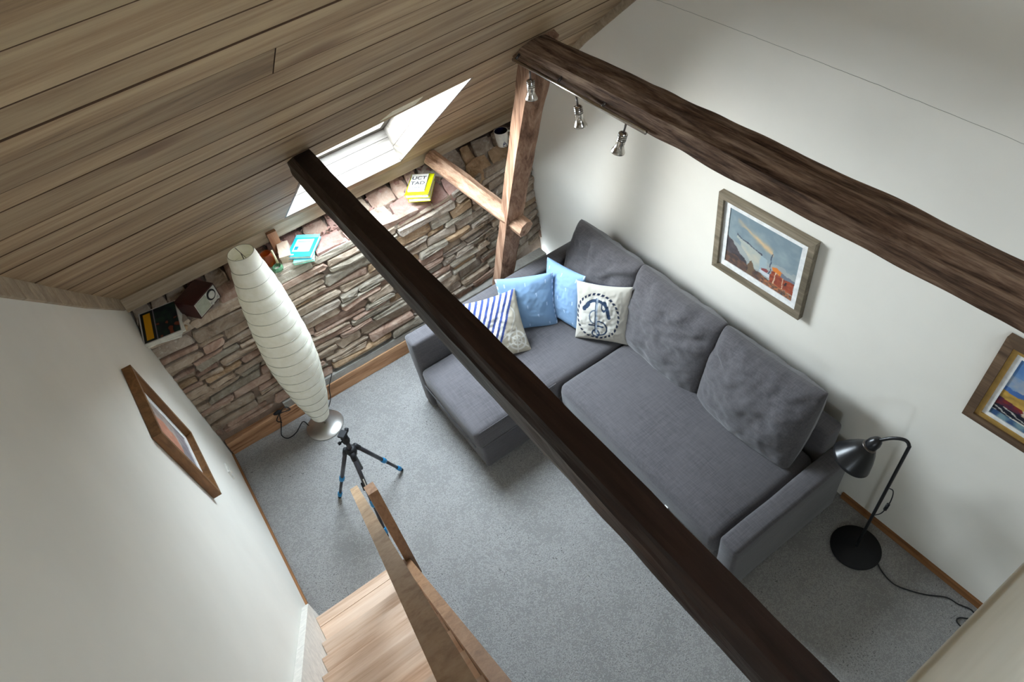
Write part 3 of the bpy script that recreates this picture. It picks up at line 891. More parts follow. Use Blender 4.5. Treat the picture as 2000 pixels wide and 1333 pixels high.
def pillow(name, center, right, up, w, h, t, mat, N=36, colfn=None, sharp=0.42, pinch=0.07, wr=0.006, wfreq=9.0, seed=0.0, parent=None, sag=0.0, folds=0.0, soft=0.0):
    """stuffed cushion as one closed mesh; colfn paints the front print"""
    X = Vector(right).normalized(); Y = Vector(up); Y = (Y - X * Y.dot(X)).normalized(); Z = X.cross(Y)
    c = Vector(center); vs = []; fs = []; cols = []
    def P(u, v_, side):
        e = max(0.0, (1 - u * u) * (1 - v_ * v_)) ** sharp
        x = u * w / 2 * (1 - pinch * (1 - v_ * v_)); y = v_ * h / 2 * (1 - pinch * (1 - u * u))
        z = side * t / 2 * e
        q3 = Vector((u * wfreq * .3 + seed, v_ * wfreq * .3, side * 2.0 + seed * 2))
        z += noise.noise(q3) * wr * e + noise.noise(q3 * 3.1) * wr * .5 * e
        if folds:
            ang = math.atan2(v_ , u); rr_ = sqrt(u * u + v_ * v_)
            z += folds * e * max(0.0, min(1.0, v_ * 1.4 + 0.35)) * sin(ang * 11 + 3 * noise.noise(Vector((ang, seed, rr_ * 2)))) * max(0, rr_ - .35) * (0.5 + noise.noise(Vector((ang * 2, seed + 5, 0))))
        y -= sag * (1 - u * u) * max(0, v_)
        x *= sqrt(1 - soft * v_ * v_); y *= sqrt(1 - soft * u * u)
        return c + X * x + Y * y + Z * z
    for side in (1, -1):
        for j in range(N + 1):
            for i in range(N + 1):
                u, v_ = 2 * i / N - 1, 2 * j / N - 1
                u, v_ = sin(u * pi / 2) * .5 + u * .5, sin(v_ * pi / 2) * .5 + v_ * .5
                vs.append(P(u, v_, side))
                if colfn: cols.append(lin(colfn(u, v_, side)) + (1.0,))
    n1 = (N + 1) ** 2
    for j in range(N):
        for i in range(N):
            a = j * (N + 1) + i
            fs.append((a, a + 1, a + N + 2, a + N + 1)); fs.append((n1 + a, n1 + a + N + 1, n1 + a + N + 2, n1 + a + 1))
    bm_ = obj(name, vs, fs, mat, parent, smooth=True)
    if colfn:
        at = bm_.data.color_attributes.new('Col', 'FLOAT_COLOR', 'POINT')
        at.data.foreach_set('color', [q for cc in cols for q in cc])
    return bm_

g_ = 'loose grey back cushions of the sofa'
upB = Vector((0.36, 0, 0.93))
for i, (yc, w_, dz, lab) in enumerate(((1.295, 0.68, 0.00, 'large loose grey back cushion at the armrest end, near the black lamp'),
                                       (1.945, 0.70, 0.0, 'large loose grey back cushion in the middle of the sofa back'),
                                       (2.565, 0.64, 0.0, 'large loose grey back cushion in the sofa corner behind the throw pillows'))):
    c_ = pillow('back_cushion', (2.02, yc, 0.67 + dz), (0, -1, 0.0 if i else 0.03), upB, w_, 0.55, 0.27, M['sofa'], N=52, sharp=0.36, pinch=0.03, wr=0.024, wfreq=8, seed=3.7 * i + 1.3, sag=0.02, folds=0.045, soft=0.12)
    tag(c_, lab, 'cushion', g_)

# throw pillows
def blue_col(u, v_, side):
    base = (128, 158, 190)
    for (a, b2) in ((-.72, .8), (0.0, .82), (.72, .8), (-.36, .42), (.36, .42), (-.72, 0), (0, 0), (.72, 0), (-.36, -.42), (.36, -.42), (-.72, -.8), (0, -.8), (.72, -.8)):
        if abs(u - a) < 0.012 + .010 * (v_ > b2) and abs(v_ - b2) < 0.06: return (180, 202, 226)
    if abs(abs(u) - .97) < .02 and (v_ * 9) % 2 < 1: return (196, 214, 236)
    return base
tag(pillow('throw_pillow', (1.545, 2.735, 0.625), (.86, -.51, -.02), (.11, .24, .95), 0.37, 0.39, 0.12, M['print_cloth'], N=96, colfn=blue_col, seed=11.0),
    'light blue square pillow with white stitches facing out, behind the striped pillow', 'pillow', 'light blue throw pillows')
tag(pillow('throw_pillow', (1.755, 2.615, 0.645), (.12, -.98, .10), (.26, .10, .96), 0.34, 0.40, 0.12, M['print_cloth'], N=96, colfn=blue_col, seed=15.0),
    'light blue pillow standing on edge between the other blue pillow and the anchor pillow', 'pillow', 'light blue throw pillows')

def seg_d(px, py, ax, ay, bx, by):
    dx, dy = bx - ax, by - ay; t = max(0, min(1, ((px - ax) * dx + (py - ay) * dy) / (dx * dx + dy * dy + 1e-9)))
    return sqrt((px - ax - dx * t) ** 2 + (py - ay - dy * t) ** 2)
def anchor_col(u, v_, side):
    if side < 0: return (40, 44, 74)
    base = (186, 181, 170); ink = (52, 66, 88)
    cx, cy_ = -0.14, -0.03
    a, b2 = (u - cx) / 0.82, (v_ - cy_) / 0.82
    r_ = sqrt(a * a + b2 * b2); th = math.atan2(b2, a)
    if r_ < 0.90: base = (198, 195, 186)
    if 0.93 < r_ < 1.02 and ((th + r_ * .6) * 30 / pi) % 2 < 1.25: return (40, 48, 68)
    x, y = a / 1.22 - .02, b2 / 1.22
    # upside-down anchor: crown and flukes at the top, ring at the bottom, rope round the shank
    if seg_d(x, y, -.06, .62, -.06, -.58) < .055: return ink if x < -.07 else (150, 160, 172)
    arc = sqrt((x + .06) ** 2 + (y - .12) ** 2)
    if 0.42 < arc < .52 and y > .20: return ink
    if seg_d(x, y, -.55, .25, -.38, .42) < .07 or seg_d(x, y, .43, .05, .32, .40) < .065: return ink
    if seg_d(x, y, -.32, -.30, .22, -.32) < .032: return ink
    if abs(sqrt((x - .06) ** 2 + ((y + .40) * 1.1) ** 2) - .30) < .028 and x > -.05: return ink
    if abs(sqrt((x + .06) ** 2 + ((y - .02) * 1.0) ** 2) - .26) < .024 and x < -.1: return (96, 108, 124)
    if abs(sqrt((x + .06) ** 2 + (y + .62) ** 2) - .13) < .03: return ink
    if abs(sqrt((x - .22) ** 2 + ((y - .42) * .6) ** 2) - .09) < .025: return ink
    return base
tag(pillow('throw_pillow', (1.83, 2.325, 0.645), (.60, -.80, 0.0), (.28, .16, .94), 0.345, 0.40, 0.13, M['print_cloth'], N=150, colfn=anchor_col, seed=21.0, wr=0.010),
    'off-white pillow printed with a dark blue anchor in a rope ring', 'pillow')
def stripe_col(u, v_, side):
    beige = (176, 168, 152)
    if side < 0: return beige
    e = u - v_ * 0.60 - 0.36
    if e < 0.0:
        return (66, 80, 136) if (-e / 0.21) % 1.0 < 0.46 else (214, 211, 203)
    # ropes and a wheel sketched in white on the beige half
    wx, wy = 0.62, -0.55
    r_ = sqrt((u - wx) ** 2 + (v_ - wy) ** 2)
    if abs(r_ - .30) < .03 or abs(r_ - .16) < .02: return (206, 203, 194)
    for k in range(6):
        a = k * pi / 3 + .3
        if seg_d(u, v_, wx, wy, wx + .42 * cos(a), wy + .42 * sin(a)) < .022: return (206, 203, 194)
    if abs(u - (.62 + .16 * sin(v_ * 5))) < .025 and v_ > -.2: return (200, 196, 186)
    if abs(v_ + .35 - .5 * (u - .2)) < .025 and u < .6: return (198, 194, 184)
    return beige
tag(pillow('throw_pillow', (1.265, 2.70, 0.615), (.95, -.30, -.02), (.26, .55, .80), 0.38, 0.41, 0.13, M['print_cloth'], N=130, colfn=stripe_col, seed=27.0, wr=0.010),
    'beige pillow with a corner of blue and white stripes, behind the dark beam', 'pillow')

# ------------------------------------------------------------------ paper floor lamp
lb = Vector((0.114, 3.268, 0.0))
lampo = thing('floor_lamp', 'tall white paper floor lamp on round steel base before the stone wall', 'lamp', lb)
MB().lathe([(0, .128), (.006, .130), (.012, .126), (.022, .06), (.028, .012)], lb, n=48).build('base', M['steel'], lampo, smooth=True)
top = Vector((0.176, 3.268, 1.535)); ax = (top - lb).normalized()
MB().tube([lb + Vector((0, 0, .02)), lb + ax * .18], 0.009, 10).build('stem', M['steel'], lampo, smooth=True)
prof = [(.105, .052), (.16, .064), (.26, .094), (.42, .120), (.63, .146), (.80, .153), (1.06, .139), (1.30, .114), (1.535, .069)]
def shade_r(z):
    zs = [p[0] for p in prof]; rs = [p[1] for p in prof]
    return float(np.interp(z, zs, rs))
# smooth the profile and let the paper bulge slightly between the ribs
ribz = [0.105 + i * (1.535 - 0.105) / 17 for i in range(18)]
pf = []
for i in range(17):
    for k in range(5):
        z = ribz[i] + (ribz[i + 1] - ribz[i]) * k / 5
        rr_ = (shade_r(z - .06) + shade_r(z) + shade_r(z + .06)) / 3
        pf.append((z, rr_ + 0.0025 * sin(pi * k / 5)))
pf.append((1.535, 0.069)); pf[0] = (.105, .052)
sh = MB(); sh.lathe(pf, lb, ax, n=48, cap0=False, cap1=False)
for i in range(len(sh.v)):
    q = Vector(sh.v[i]); t = (q - lb).dot(ax); c = lb + ax * t; rv = q - c
    sh.v[i] = tuple(c + rv * (1 + 0.02 * noise.noise(q * 14)))
sh.build('shade', M['rice_paper'], lampo, smooth=True)
x_, y_, _z = frame_from(ax)
for z in ribz:
    rr_ = min(p[1] for p in pf if abs(p[0] - z) < 0.02) if z > .11 else .052
    rr_ = [p for p in pf if abs(p[0] - z) < 1e-4 or z > 1.53][-1][1]
    c = lb + ax * z
    pts = [c + (x_ * cos(a) + y_ * sin(a)) * (rr_ + .001) for a in np.linspace(0, 2 * pi, 40)[:-1]]
    MB().tube(pts, 0.0014, 5, closed=True).build('shade_rib', M['wire'], lampo)
c = lb + ax * 1.53
sp = MB()
sp.tube([c + x_ * .068 + y_ * .01, c, c - x_ * .068 - y_ * .01], 0.0016, 5); sp.tube([c, c - ax * .3], 0.003, 6)
sp.build('wire_spider', M['steel_dark'], lampo)
cord = MB()
cord.tube(spline([(0.02, 3.33, .012), (0.0, 3.40, .006), (-0.076, 3.343, .006), (-0.14, 3.337, .006), (-0.165, 3.39, .006), (-0.143, 3.44, .02), (-0.12, 3.452, .07), (-0.10, 3.452, .135), (-0.03, 3.452, .12), (-0.06, 3.47, .15), (-0.14, 3.45, .10), (-0.12, 3.452, .05)]), 0.0035, 6)
cord.build('cord', M['cable'], lampo, smooth=True)
pl = MB(); pl.lathe([(0, .012), (.02, .016), (.04, .013), (.055, .006)], (-0.085, 3.46, 0.145), (-1, 0, .1), n=12); pl.build('plug', M['black_matt'], lampo, smooth=True)
tag(MB().tube(spline([(0.33, 3.475, .20), (0.285, 3.452, .15), (0.262, 3.452, .10), (0.245, 3.446, .03), (0.20, 3.40, .006), (0.16, 3.37, .006)]), 0.003, 6).build('power_cable', M['cable'], None, smooth=True),
    'thin black cable running down the sill behind the paper lamp', 'cable')

# ------------------------------------------------------------------ small tripod
tp = thing('tripod', 'small black camera tripod with blue collars standing on the carpet', 'tripod', (0.145, 2.50, 0))
apex = Vector((0.142, 2.525, 0.55))
MB().lathe([(-.05, .02), (-.02, .03), (.012, .03), (.02, .018)], apex, n=16).build('spider', M['black_matt'], tp, smooth=True)
MB().lathe([(-.20, .012), (.03, .013), (.09, .012)], apex, n=14).build('center_column', M['carbon'], tp, smooth=True)
hd = MB(); hd.lathe([(.08, .02), (.10, .024), (.115, .02), (.125, .022), (.14, .016)], apex, n=18)
bh = hd.build('ball_head', M['black_matt'], tp, smooth=True)
hp = apex + Vector((0, 0, .155))
MB().obox(hp, Vector((.8, .6, 0)), Vector((-.6, .8, 0)), Vector((0, 0, 1)), .045, .04, .016).build('clamp_plate', M['black_matt'], bh)
MB().lathe([(0, .006), (.03, .006), (.032, .012), (.05, .012)], apex + Vector((.01, .0, .12)), (.5, .75, .25), n=12).build('clamp_knob', M['black_matt'], bh, smooth=True)
MB().lathe([(0, .005), (.02, .005), (.022, .010), (.035, .010)], apex + Vector((-.01, .0, .105)), (-.9, -.2, .1), n=12).build('friction_knob', M['black_matt'], bh, smooth=True)
for fx, fy in ((-0.049, 2.681), (0.363, 2.597), (0.068, 2.245)):
    ft = Vector((fx, fy, 0.008)); dr = Vector((fx, fy, 0)) - Vector((apex.x, apex.y, 0)); dr.normalize()
    hip = apex + dr * 0.035 + Vector((0, 0, -.006))
    L = ft - hip
    lg = MB().tube([hip, hip + L * .55], 0.0125, 12).build('leg', M['carbon'], tp, smooth=True)
    MB().tube([hip + L * .55, hip + L * .93], 0.0095, 12).build('lower_tube', M['carbon'], lg, smooth=True)
    MB().tube([hip + L * .53, hip + L * .545, hip + L * .60, hip + L * .615], [.0135, .0165, .0165, .012], 14).build('twist_collar', M['blue_plastic'], lg, smooth=True)
    MB().tube([hip + L * .88, hip + L * .895, hip + L * .95, hip + L * .96], [.011, .0145, .0145, .011], 14).build('twist_collar', M['blue_plastic'], lg, smooth=True)
    MB().tube([hip + L * .955, hip + L * 1.0], [.012, .010], 12).build('rubber_foot', M['black_matt'], lg, smooth=True)
    MB().tube([hip - L.normalized() * .012, hip + L * .06], 0.0155, 12).build('hinge', M['black_matt'], lg, smooth=True)
    if fy < 2.4:
        n_ = L.normalized(); sd = n_.cross(Vector((0, 0, 1))).normalized(); upv = sd.cross(n_)
        MB().obox(hip + L * .33 + upv * .0125 - sd * .004, sd, upv, n_, .006, .002, .07).build('leg_marking', M['white_plastic'], lg)
        MB().obox(hip + L * .36 + sd * .014, sd, upv, n_, .012, .014, .05).build('lever_lock', M['black_matt'], lg)

# ------------------------------------------------------------------ black reading lamp
db = Vector((2.081, 0.559, 0.0))
dl = thing('reading_lamp', 'black metal floor lamp with bell shade beside the sofa armrest', 'lamp', db)
MB().lathe([(0, .125), (.012, .128), (.02, .124), (.024, .02), (.028, .012)], db, n=48).build('base', M['black_matt'], dl, smooth=True)
neck = spline([(2.081, .559, .02), (2.083, .56, .5), (2.086, .562, .93), (2.088, .566, .985), (2.084, .59, 1.005), (2.068, .632, .985), (2.05, .668, .945), (2.045, .678, .925)], 8)
MB().tube(neck, 0.008, 12).build('pole', M['black'], dl, smooth=True)
sa = Vector((-0.30, 0.28, -0.9)).normalized(); s0 = Vector((2.047, .674, .94))
pf_ = [(-.012, .012), (0, .022), (.02, .029), (.045, .030), (.052, .026), (.055, .034), (.085, .055), (.13, .078), (.165, .092), (.178, .098), (.180, .094), (.16, .086), (.12, .070), (.075, .045)]
shd = MB().lathe(pf_, s0, sa, n=40, cap1=False).build('shade', M['black'], dl, smooth=True)
MB().lathe([(.05, .0268), (.0545, .035), (.057, .035)], s0, sa, n=32, cap0=False, cap1=False).build('shade_ring', M['steel_dark'], shd, smooth=True)
MB().lathe([(.07, .012), (.10, .024), (.13, .03), (.15, .02), (.155, .004)], s0, sa, n=20).build('bulb', M['white_plastic'], shd, smooth=True)
sw = MB(); sw.tube(spline([(2.092, .566, .62), (2.112, .54, .60), (2.118, .53, .50), (2.108, .536, .40), (2.094, .556, .36)]), 0.0028, 6)
sw.build('cord', M['cable'], dl, smooth=True)
MB().tube([(2.116, .532, .48), (2.113, .533, .43)], 0.0085, 10).build('inline_switch', M['black_matt'], dl, smooth=True)
MB().tube(spline([(2.11, .462, .008), (2.076, .398, .006), (2.063, .321, .006), (2.092, .255, .006), (2.139, .188, .006), (2.2, .124, .006), (2.215, .069, .006), (2.237, .014, .006), (2.21, -.02, .006), (2.16, .026, .006), (2.13, .02, .006), (2.135, -.03, .006), (2.2, -.10, .006)]), 0.0036, 6).build('floor_cord', M['cable'], dl, smooth=True)

# ------------------------------------------------------------------ spotlight track on the brown beam
tk = thing('track_light', 'satin metal rail with three spotlights clipped under the brown beam', 'lamp', (1.57, 2.1, 2.28))
MB().tube([(1.57, 2.555, 2.283), (1.57, 1.69, 2.278)], 0.0085, 12).build('rail', M['chrome'], tk, smooth=True)
for y in (2.545, 2.235, 1.945):
    MB().tube([(1.57, y, 2.282), (1.60, y, 2.30)], 0.006, 8).build('bracket', M['steel_dark'], tk, smooth=True)
for (y, dx, dy) in ((2.43, -.10, -.05), (2.105, -.06, -.22), (1.80, -.22, .16)):
    p0 = Vector((1.57, y, 2.272)); dd = Vector((dx, dy, -1)).normalized()
    arm = MB().tube([p0, p0 + dd * .045], 0.0045, 8).build('spot_arm', M['steel_dark'], tk, smooth=True)
    q = p0 + dd * .038
    hd = MB().lathe([(0, .010), (.004, .017), (.05, .018), (.055, .016), (.07, .022), (.085, .0285), (.09, .0285), (.091, .024), (.082, .020)], q, dd, n=24).build('spot_head', M['chrome'], tk, smooth=True)
    MB().lathe([(.0835, .001), (.084, .021), (.086, .021), (.0865, .001)], q, dd, n=20).build('spot_lens', M['glass_lens'], hd, smooth=True)
    rg = MB()
    for k in range(4): rg.lathe([(.008 + k * .008, .0188), (.011 + k * .008, .0188)], q, dd, n=20)
    rg.build('cooling_fins', M['steel_dark'], hd)

# ------------------------------------------------------------------ pictures
def framed(name, label, C, U, V, Nn, w, h, fw, fd, frame_mat, paint, nu, nv, liner=0.0, recess=0.012, liner_mat=None, inner=None):
    """picture: centre C on the wall, U right, V up, Nn out of the wall"""
    C, U, V, Nn = Vector(C), Vector(U).normalized(), Vector(V).normalized(), Vector(Nn).normalized()
    t = thing(name, label, 'picture', C - V * (h / 2))
    def rail(pa, pb, qa, qb, d0, d1, nm, mat):
        P = [pa, pb, qb, qa]
        P = [p + Nn * d0 for p in P] + [p + Nn * d1 for p in P]
        MB().add(P, [(3, 2, 1, 0), (4, 5, 6, 7), (0, 1, 5, 4), (1, 2, 6, 5), (2, 3, 7, 6), (3, 0, 4, 7)]).build(nm, mat, t)
    def ring(wo, ho, wi, hi, d0, d1, nm, mat):
        o = [C + U * (a * wo / 2) + V * (b2 * ho / 2) for a, b2 in ((-1, -1), (1, -1), (1, 1), (-1, 1))]
        i_ = [C + U * (a * wi / 2) + V * (b2 * hi / 2) for a, b2 in ((-1, -1), (1, -1), (1, 1), (-1, 1))]
        for k in range(4):
            j = (k + 1) % 4
            rail(o[k], o[j], i_[k], i_[j], d0, d1, nm, mat)
    ring(w, h, w - 2 * fw, h - 2 * fw, 0.002, fd, 'frame_rail', frame_mat)
    iw, ih = w - 2 * fw, h - 2 * fw
    if inner:
        ring(iw, ih, iw - 2 * inner[0], ih - 2 * inner[0], 0.002, fd - inner[1], 'inner_frame', inner[2]); iw -= 2 * inner[0]; ih -= 2 * inner[0]
    if liner:
        ring(iw, ih, iw - 2 * liner, ih - 2 * liner, 0.002, fd - recess, 'liner', liner_mat or M['liner']); iw -= 2 * liner; ih -= 2 * liner
    quad_grid_color('canvas', lambda u, v_: C + U * ((u - .5) * iw) + V * ((v_ - .5) * ih) + Nn * (fd - recess - .004), nu, nv, paint, M['print'], t)
    MB().add([C - U * iw / 2 - V * ih / 2 + Nn * .003, C + U * iw / 2 - V * ih / 2 + Nn * .003, C + U * iw / 2 + V * ih / 2 + Nn * .003, C - U * iw / 2 + V * ih / 2 + Nn * .003], [(0, 1, 2, 3)]).build('backing', M['base_wood'], t)
    return t
def nz(u, v_, s, k=0): return noise.noise(Vector((u * s, v_ * s, k)))
def mixc(a, b2, t): t = max(0, min(1, t)); return tuple(a[i] + (b2[i] - a[i]) * t for i in range(3))
def paint_sea(u, v_):
    u, v_ = u + .022 * nz(u, v_, 11, 21) + .008 * nz(u, v_, 40, 22), v_ + .022 * nz(u, v_, 11, 31) + .008 * nz(u, v_, 40, 32)
    n1 = nz(u, v_, 7, 1) * .5 + nz(u, v_, 18, 2) * .3
    sky = mixc((146, 160, 162), (122, 138, 146), v_ + n1)
    # sunset streak across the sky
    dline = v_ - (0.86 - 0.45 * (u - .1))
    if 0.12 < u < 0.66: sky = mixc(sky, (226, 184, 132), math.exp(-(dline / (.045 + .04 * nz(u, v_, 6, 5))) ** 2) * (0.75 * max(0, min(1, (u - .05) * 3 + n1))))
    if v_ < .45 + .1 * n1: sky = mixc(sky, (178, 174, 166), .45)
    c = sky
    hill = 0.52 - 1.05 * u + .06 * n1
    # pale sail
    if 0.14 < u < 0.60 and v_ < 0.58 - .28 * (u - .14) + .02 * n1 and v_ > 0.18 and v_ > 0.55 - 1.3 * (u - .14) :
        c = mixc((196, 188, 166), (158, 170, 170), .5 + n1)
        if u > .5: c = mixc(c, (150, 172, 184), .7)
    if abs(v_ - (0.60 - .30 * (u - .14))) < .010 and .14 < u < .52: c = (74, 76, 88)
    if v_ < hill: c = mixc((96, 88, 88), (66, 62, 66), .5 + n1 * 1.4)
    if v_ < 0.20 - .12 * u + .05 * n1: c = mixc((110, 84, 70), (76, 66, 64), .5 + 1.5 * nz(u, v_, 16, 7))
    if 0.34 < u < 0.42 and v_ < .28 - abs(u - .38) * 2.2: c = (110, 92, 74)
    if .66 < u < .99 and .10 < v_ < .32 + .02 * n1:
        c = mixc((166, 86, 60), (128, 62, 50), .5 + nz(u, v_, 22, 4))
        if (.72 < u < .735 or .84 < u < .85) : c = (218, 190, 160)
        if .88 < u < .90 and .2 < v_ < .27: c = (60, 52, 52)
    if .68 < u < .86 and .32 < v_ < .42 - abs(u - .75) * .5: c = (214, 126, 58)
    if .80 < u < .99 and .31 < v_ < .38 - .12 * (u - .8): c = (112, 118, 128)
    if abs(u - .645) < .006 and .2 < v_ < .62: c = (70, 78, 96)
    if .53 < u < .63 and .22 < v_ < .30 - abs(u - .60) * .6: c = (136, 74, 74)
    if .52 < u < .66 and .16 < v_ < .22: c = (196, 200, 204)
    if u > .55 and v_ < .12: c = mixc(c, (186, 118, 78), .4 + nz(u, v_, 30, 3))
    return c
framed('framed_painting', 'seaside painting with sail and red shed in a grey wooden frame', (XR, 1.60, 1.318), (0, -1, 0.012), (0, 0.012, 1), (-1, 0, 0), 0.575, 0.485, 0.034, 0.036, M['frame_grey'], paint_sea, 130, 104, liner=0.036, recess=0.016)
def paint_village(u, v_):
    u, v_ = u + .02 * nz(u, v_, 12, 21) + .01 * nz(u, v_, 40, 22), v_ + .02 * nz(u, v_, 12, 31) + .01 * nz(u, v_, 40, 32)
    n1 = nz(u, v_, 8, 1) * .5 + nz(u, v_, 22, 2) * .4
    c = mixc((116, 150, 188), (86, 126, 178), v_ + n1)
    if .50 < v_ < .72: c = mixc(c, (186, 180, 176), .6 + n1)
    if .44 < v_ <= .52 + .03 * n1: c = (74, 110, 168)
    if .30 < v_ < .46 + .06 * nz(u, 0, 6, 8): c = mixc((202, 162, 78), (150, 120, 60), .5 + n1 * 1.3)
    if .18 < v_ < .32 + .03 * n1: c = mixc((128, 44, 38), (70, 40, 70), .5 + n1 * 1.5)
    if .22 < u < .42 and .12 < v_ < .40 - abs(u - .32) * .9: c = mixc((216, 206, 186), (146, 106, 76), .3 + n1)
    if .29 < u < .36 and .22 < v_ < .34: c = (54, 44, 40)
    if .5 < u < .78 and .16 < v_ < .36 - abs(u - .64) * .5: c = mixc((196, 98, 44), (158, 62, 40), .5 + n1)
    if v_ < .20 + .04 * n1: c = mixc((38, 38, 52), (24, 28, 40), n1 + .5)
    if v_ < .20 and abs(((v_ + .28 * u) * 16) % 1 - .5) < .10: c = (196, 192, 184)
    if .16 < u < .62 and .07 < v_ < .11 and n1 > -.2: c = (214, 208, 194)
    if v_ < .09: c = mixc((56, 84, 122), (120, 148, 156), .5 + 1.6 * nz(u, v_, 14, 9))
    if .55 < u < .75 and .05 < v_ < .16: c = mixc((48, 82, 160), (206, 92, 82), .4 + nz(u, v_, 18, 4))
    return c
framed('framed_painting', 'colourful harbour village painting in a walnut and gilt frame at the right edge', (XR, 0.195, 1.392), (0, -1, 0), (0, 0, 1), (-1, 0, 0), 0.60, 0.475, 0.036, 0.034, M['frame_dark'], paint_village, 120, 96, liner=0.02, recess=0.014, inner=(0.02, 0.008, M['gold']))
def paint_portrait(u, v_):
    n1 = nz(u, v_, 6, 3) * .6 + nz(u, v_, 20, 5) * .3
    c = mixc((186, 176, 166), (140, 130, 126), .5 + n1)
    if ((u - .5) / .26) ** 2 + ((v_ - .55) / .3) ** 2 < 1 + n1: c = mixc((206, 150, 124), (168, 110, 90), .4 + n1)
    if v_ > .75 + .08 * n1: c = mixc((96, 86, 84), (130, 118, 112), .5 + n1)
    if v_ < .25 + .1 * n1: c = mixc((110, 104, 112), (160, 152, 152), .5 + n1)
    return c
th = radians(8.0)
framed('framed_picture', 'crooked pale picture in a deep oak frame on the left white wall', (XL, 2.385, 1.452), (0, cos(th), sin(th)), (0, -sin(th), cos(th)), (1, 0, 0), 0.395, 0.585, 0.022, 0.040, M['frame_brown'], paint_portrait, 70, 100, liner=0.045, recess=0.028)
tagp = thing('wall_socket', 'small pale wall plate low on the left wall near the carpet', 'socket', (XL, 2.952, 0.41))
MB().box(XL, XL + .010, 2.915, 2.99, .405, .485).build('cover_plate', M['white_plastic'], tagp)
MB().lathe([(0, .02), (.004, .02)], (XL + .009, 2.952, .445), (1, 0, 0), n=20).build('socket_insert', M['paper'], tagp)

# ------------------------------------------------------------------ things on the stone ledge
def slabbook(name, label, cat, c, ang, w, h, t, cover, tilt=0.0, front=None, nu=60, nv=80, group=None):
    """book lying flat: centre of its underside c, ang = direction of its width axis"""
    X = Vector((cos(ang), sin(ang), 0)); Y = Vector((-sin(ang), cos(ang), 0)); Z = Vector((0, 0, 1))
    if tilt: 
        Y = (Y * cos(tilt) + Z * sin(tilt)); Z = X.cross(Y)
    c = Vector(c)
    o = thing(name, label, cat, c, group)
    MB().obox(c + Z * (t / 2), X, Y, Z, w - .006, h - .008, t - .004).build('pages', M['paper'], o)
    MB().obox(c + Z * .001, X, Y, Z, w, h, .002).build('back_cover', cover, o)
    MB().obox(c + Z * (t - .001), X, Y, Z, w, h, .002).build('front_cover', cover, o)
    MB().obox(c + Z * (t / 2) - X * (w / 2 - .001), X, Y, Z, .002, h, t).build('spine', cover, o)
    if front:
        quad_grid_color('cover_print', lambda u, v_: c + X * ((u - .5) * (w - .002)) + Y * ((v_ - .5) * (h - .002)) + Z * (t + .0006), nu, nv, front, M['print'], o)
    return o, X, Y, Z
# magazines against the left wall
def mag_print(u, v_):
    if u < .03 or u > .985 or v_ < .03 or v_ > .97: return (196, 190, 182)
    if .10 < u < .30 and .06 < v_ < .94: return (206, 146, 20) if abs(v_ - .5) < .41 else (30, 40, 28)
    if u <= .36: return (24, 26, 24)
    n1 = nz(u, v_, 6, 4)
    c = mixc((30, 52, 40), (16, 20, 28), .5 + n1)
    if n1 > .25 and v_ < .5: c = (112, 56, 36)
    if abs(u - .38) < .012: c = (120, 112, 120)
    return c
mc = Vector((-0.378, 3.550, 1.136))
for k in range(4):
    fr_ = mag_print if k == 3 else None
    lab = ['bottom magazine of the pile in the corner by the left wall', 'second magazine from the bottom of the corner pile', 'third magazine from the bottom, just under the top one in the corner pile', 'top magazine with dark green and yellow cover on the corner pile'][k]
    slabbook('magazine', lab, 'magazine', mc + Vector((random.uniform(-.006, .006), random.uniform(-.006, .006), k * .009)), radians(-9 + 3 * (k - 3) * (-1) ** k), 0.215, 0.27, 0.008, M['paper'], tilt=0.06, front=fr_, nu=70, nv=90, group='magazines piled on the ledge')
# radio
rx = Vector((0.150, 0.105, 0)).normalized(); rn = Vector((rx.y, -rx.x, 0))
ra = thing('table_radio', 'small dark wooden radio with silver front and round dial on the ledge', 'radio', (-0.10, 3.575, 1.125))
rc = Vector((-0.075, 3.515, 1.18)) - rn * 0.065 + Vector((-.03, 0.0, 0))
W_, H_, D_ = 0.19, 0.108, 0.135
MB().obox(rc, rx, rn, Vector((0, 0, 1)), W_, D_, H_).build('cabinet', M['radio_wood'], ra)
fp = MB().obox(rc + rn * (D_ / 2 + .001), rx, rn, Vector((0, 0, 1)), W_ - .016, .004, H_ - .016).build('front_panel', M['silver'], ra)
MB().obox(rc + rn * (D_ / 2 + .0035) - rx * .038, rx, rn, Vector((0, 0, 1)), .088, .003, H_ - .024).build('speaker_grille', M['grille'], fp)
MB().lathe([(0, .034), (.003, .034), (.004, .030), (.005, .030)], rc + rn * (D_ / 2 + .002) + rx * .042 + Vector((0, 0, .012)), rn, n=32).build('tuning_dial', M['ink'], fp)
MB().lathe([(0, .024), (.007, .023), (.008, .002)], rc + rn * (D_ / 2 + .003) + rx * .042 + Vector((0, 0, .012)), rn, n=28).build('dial_plate', M['silver'], fp)
for dx, dz in ((.018, -.034), (.070, -.034)):
    MB().lathe([(0, .009), (.012, .008)], rc + rn * (D_ / 2 + .002) + rx * dx + Vector((0, 0, dz)), rn, n=14).build('knob', M['silver'], fp)
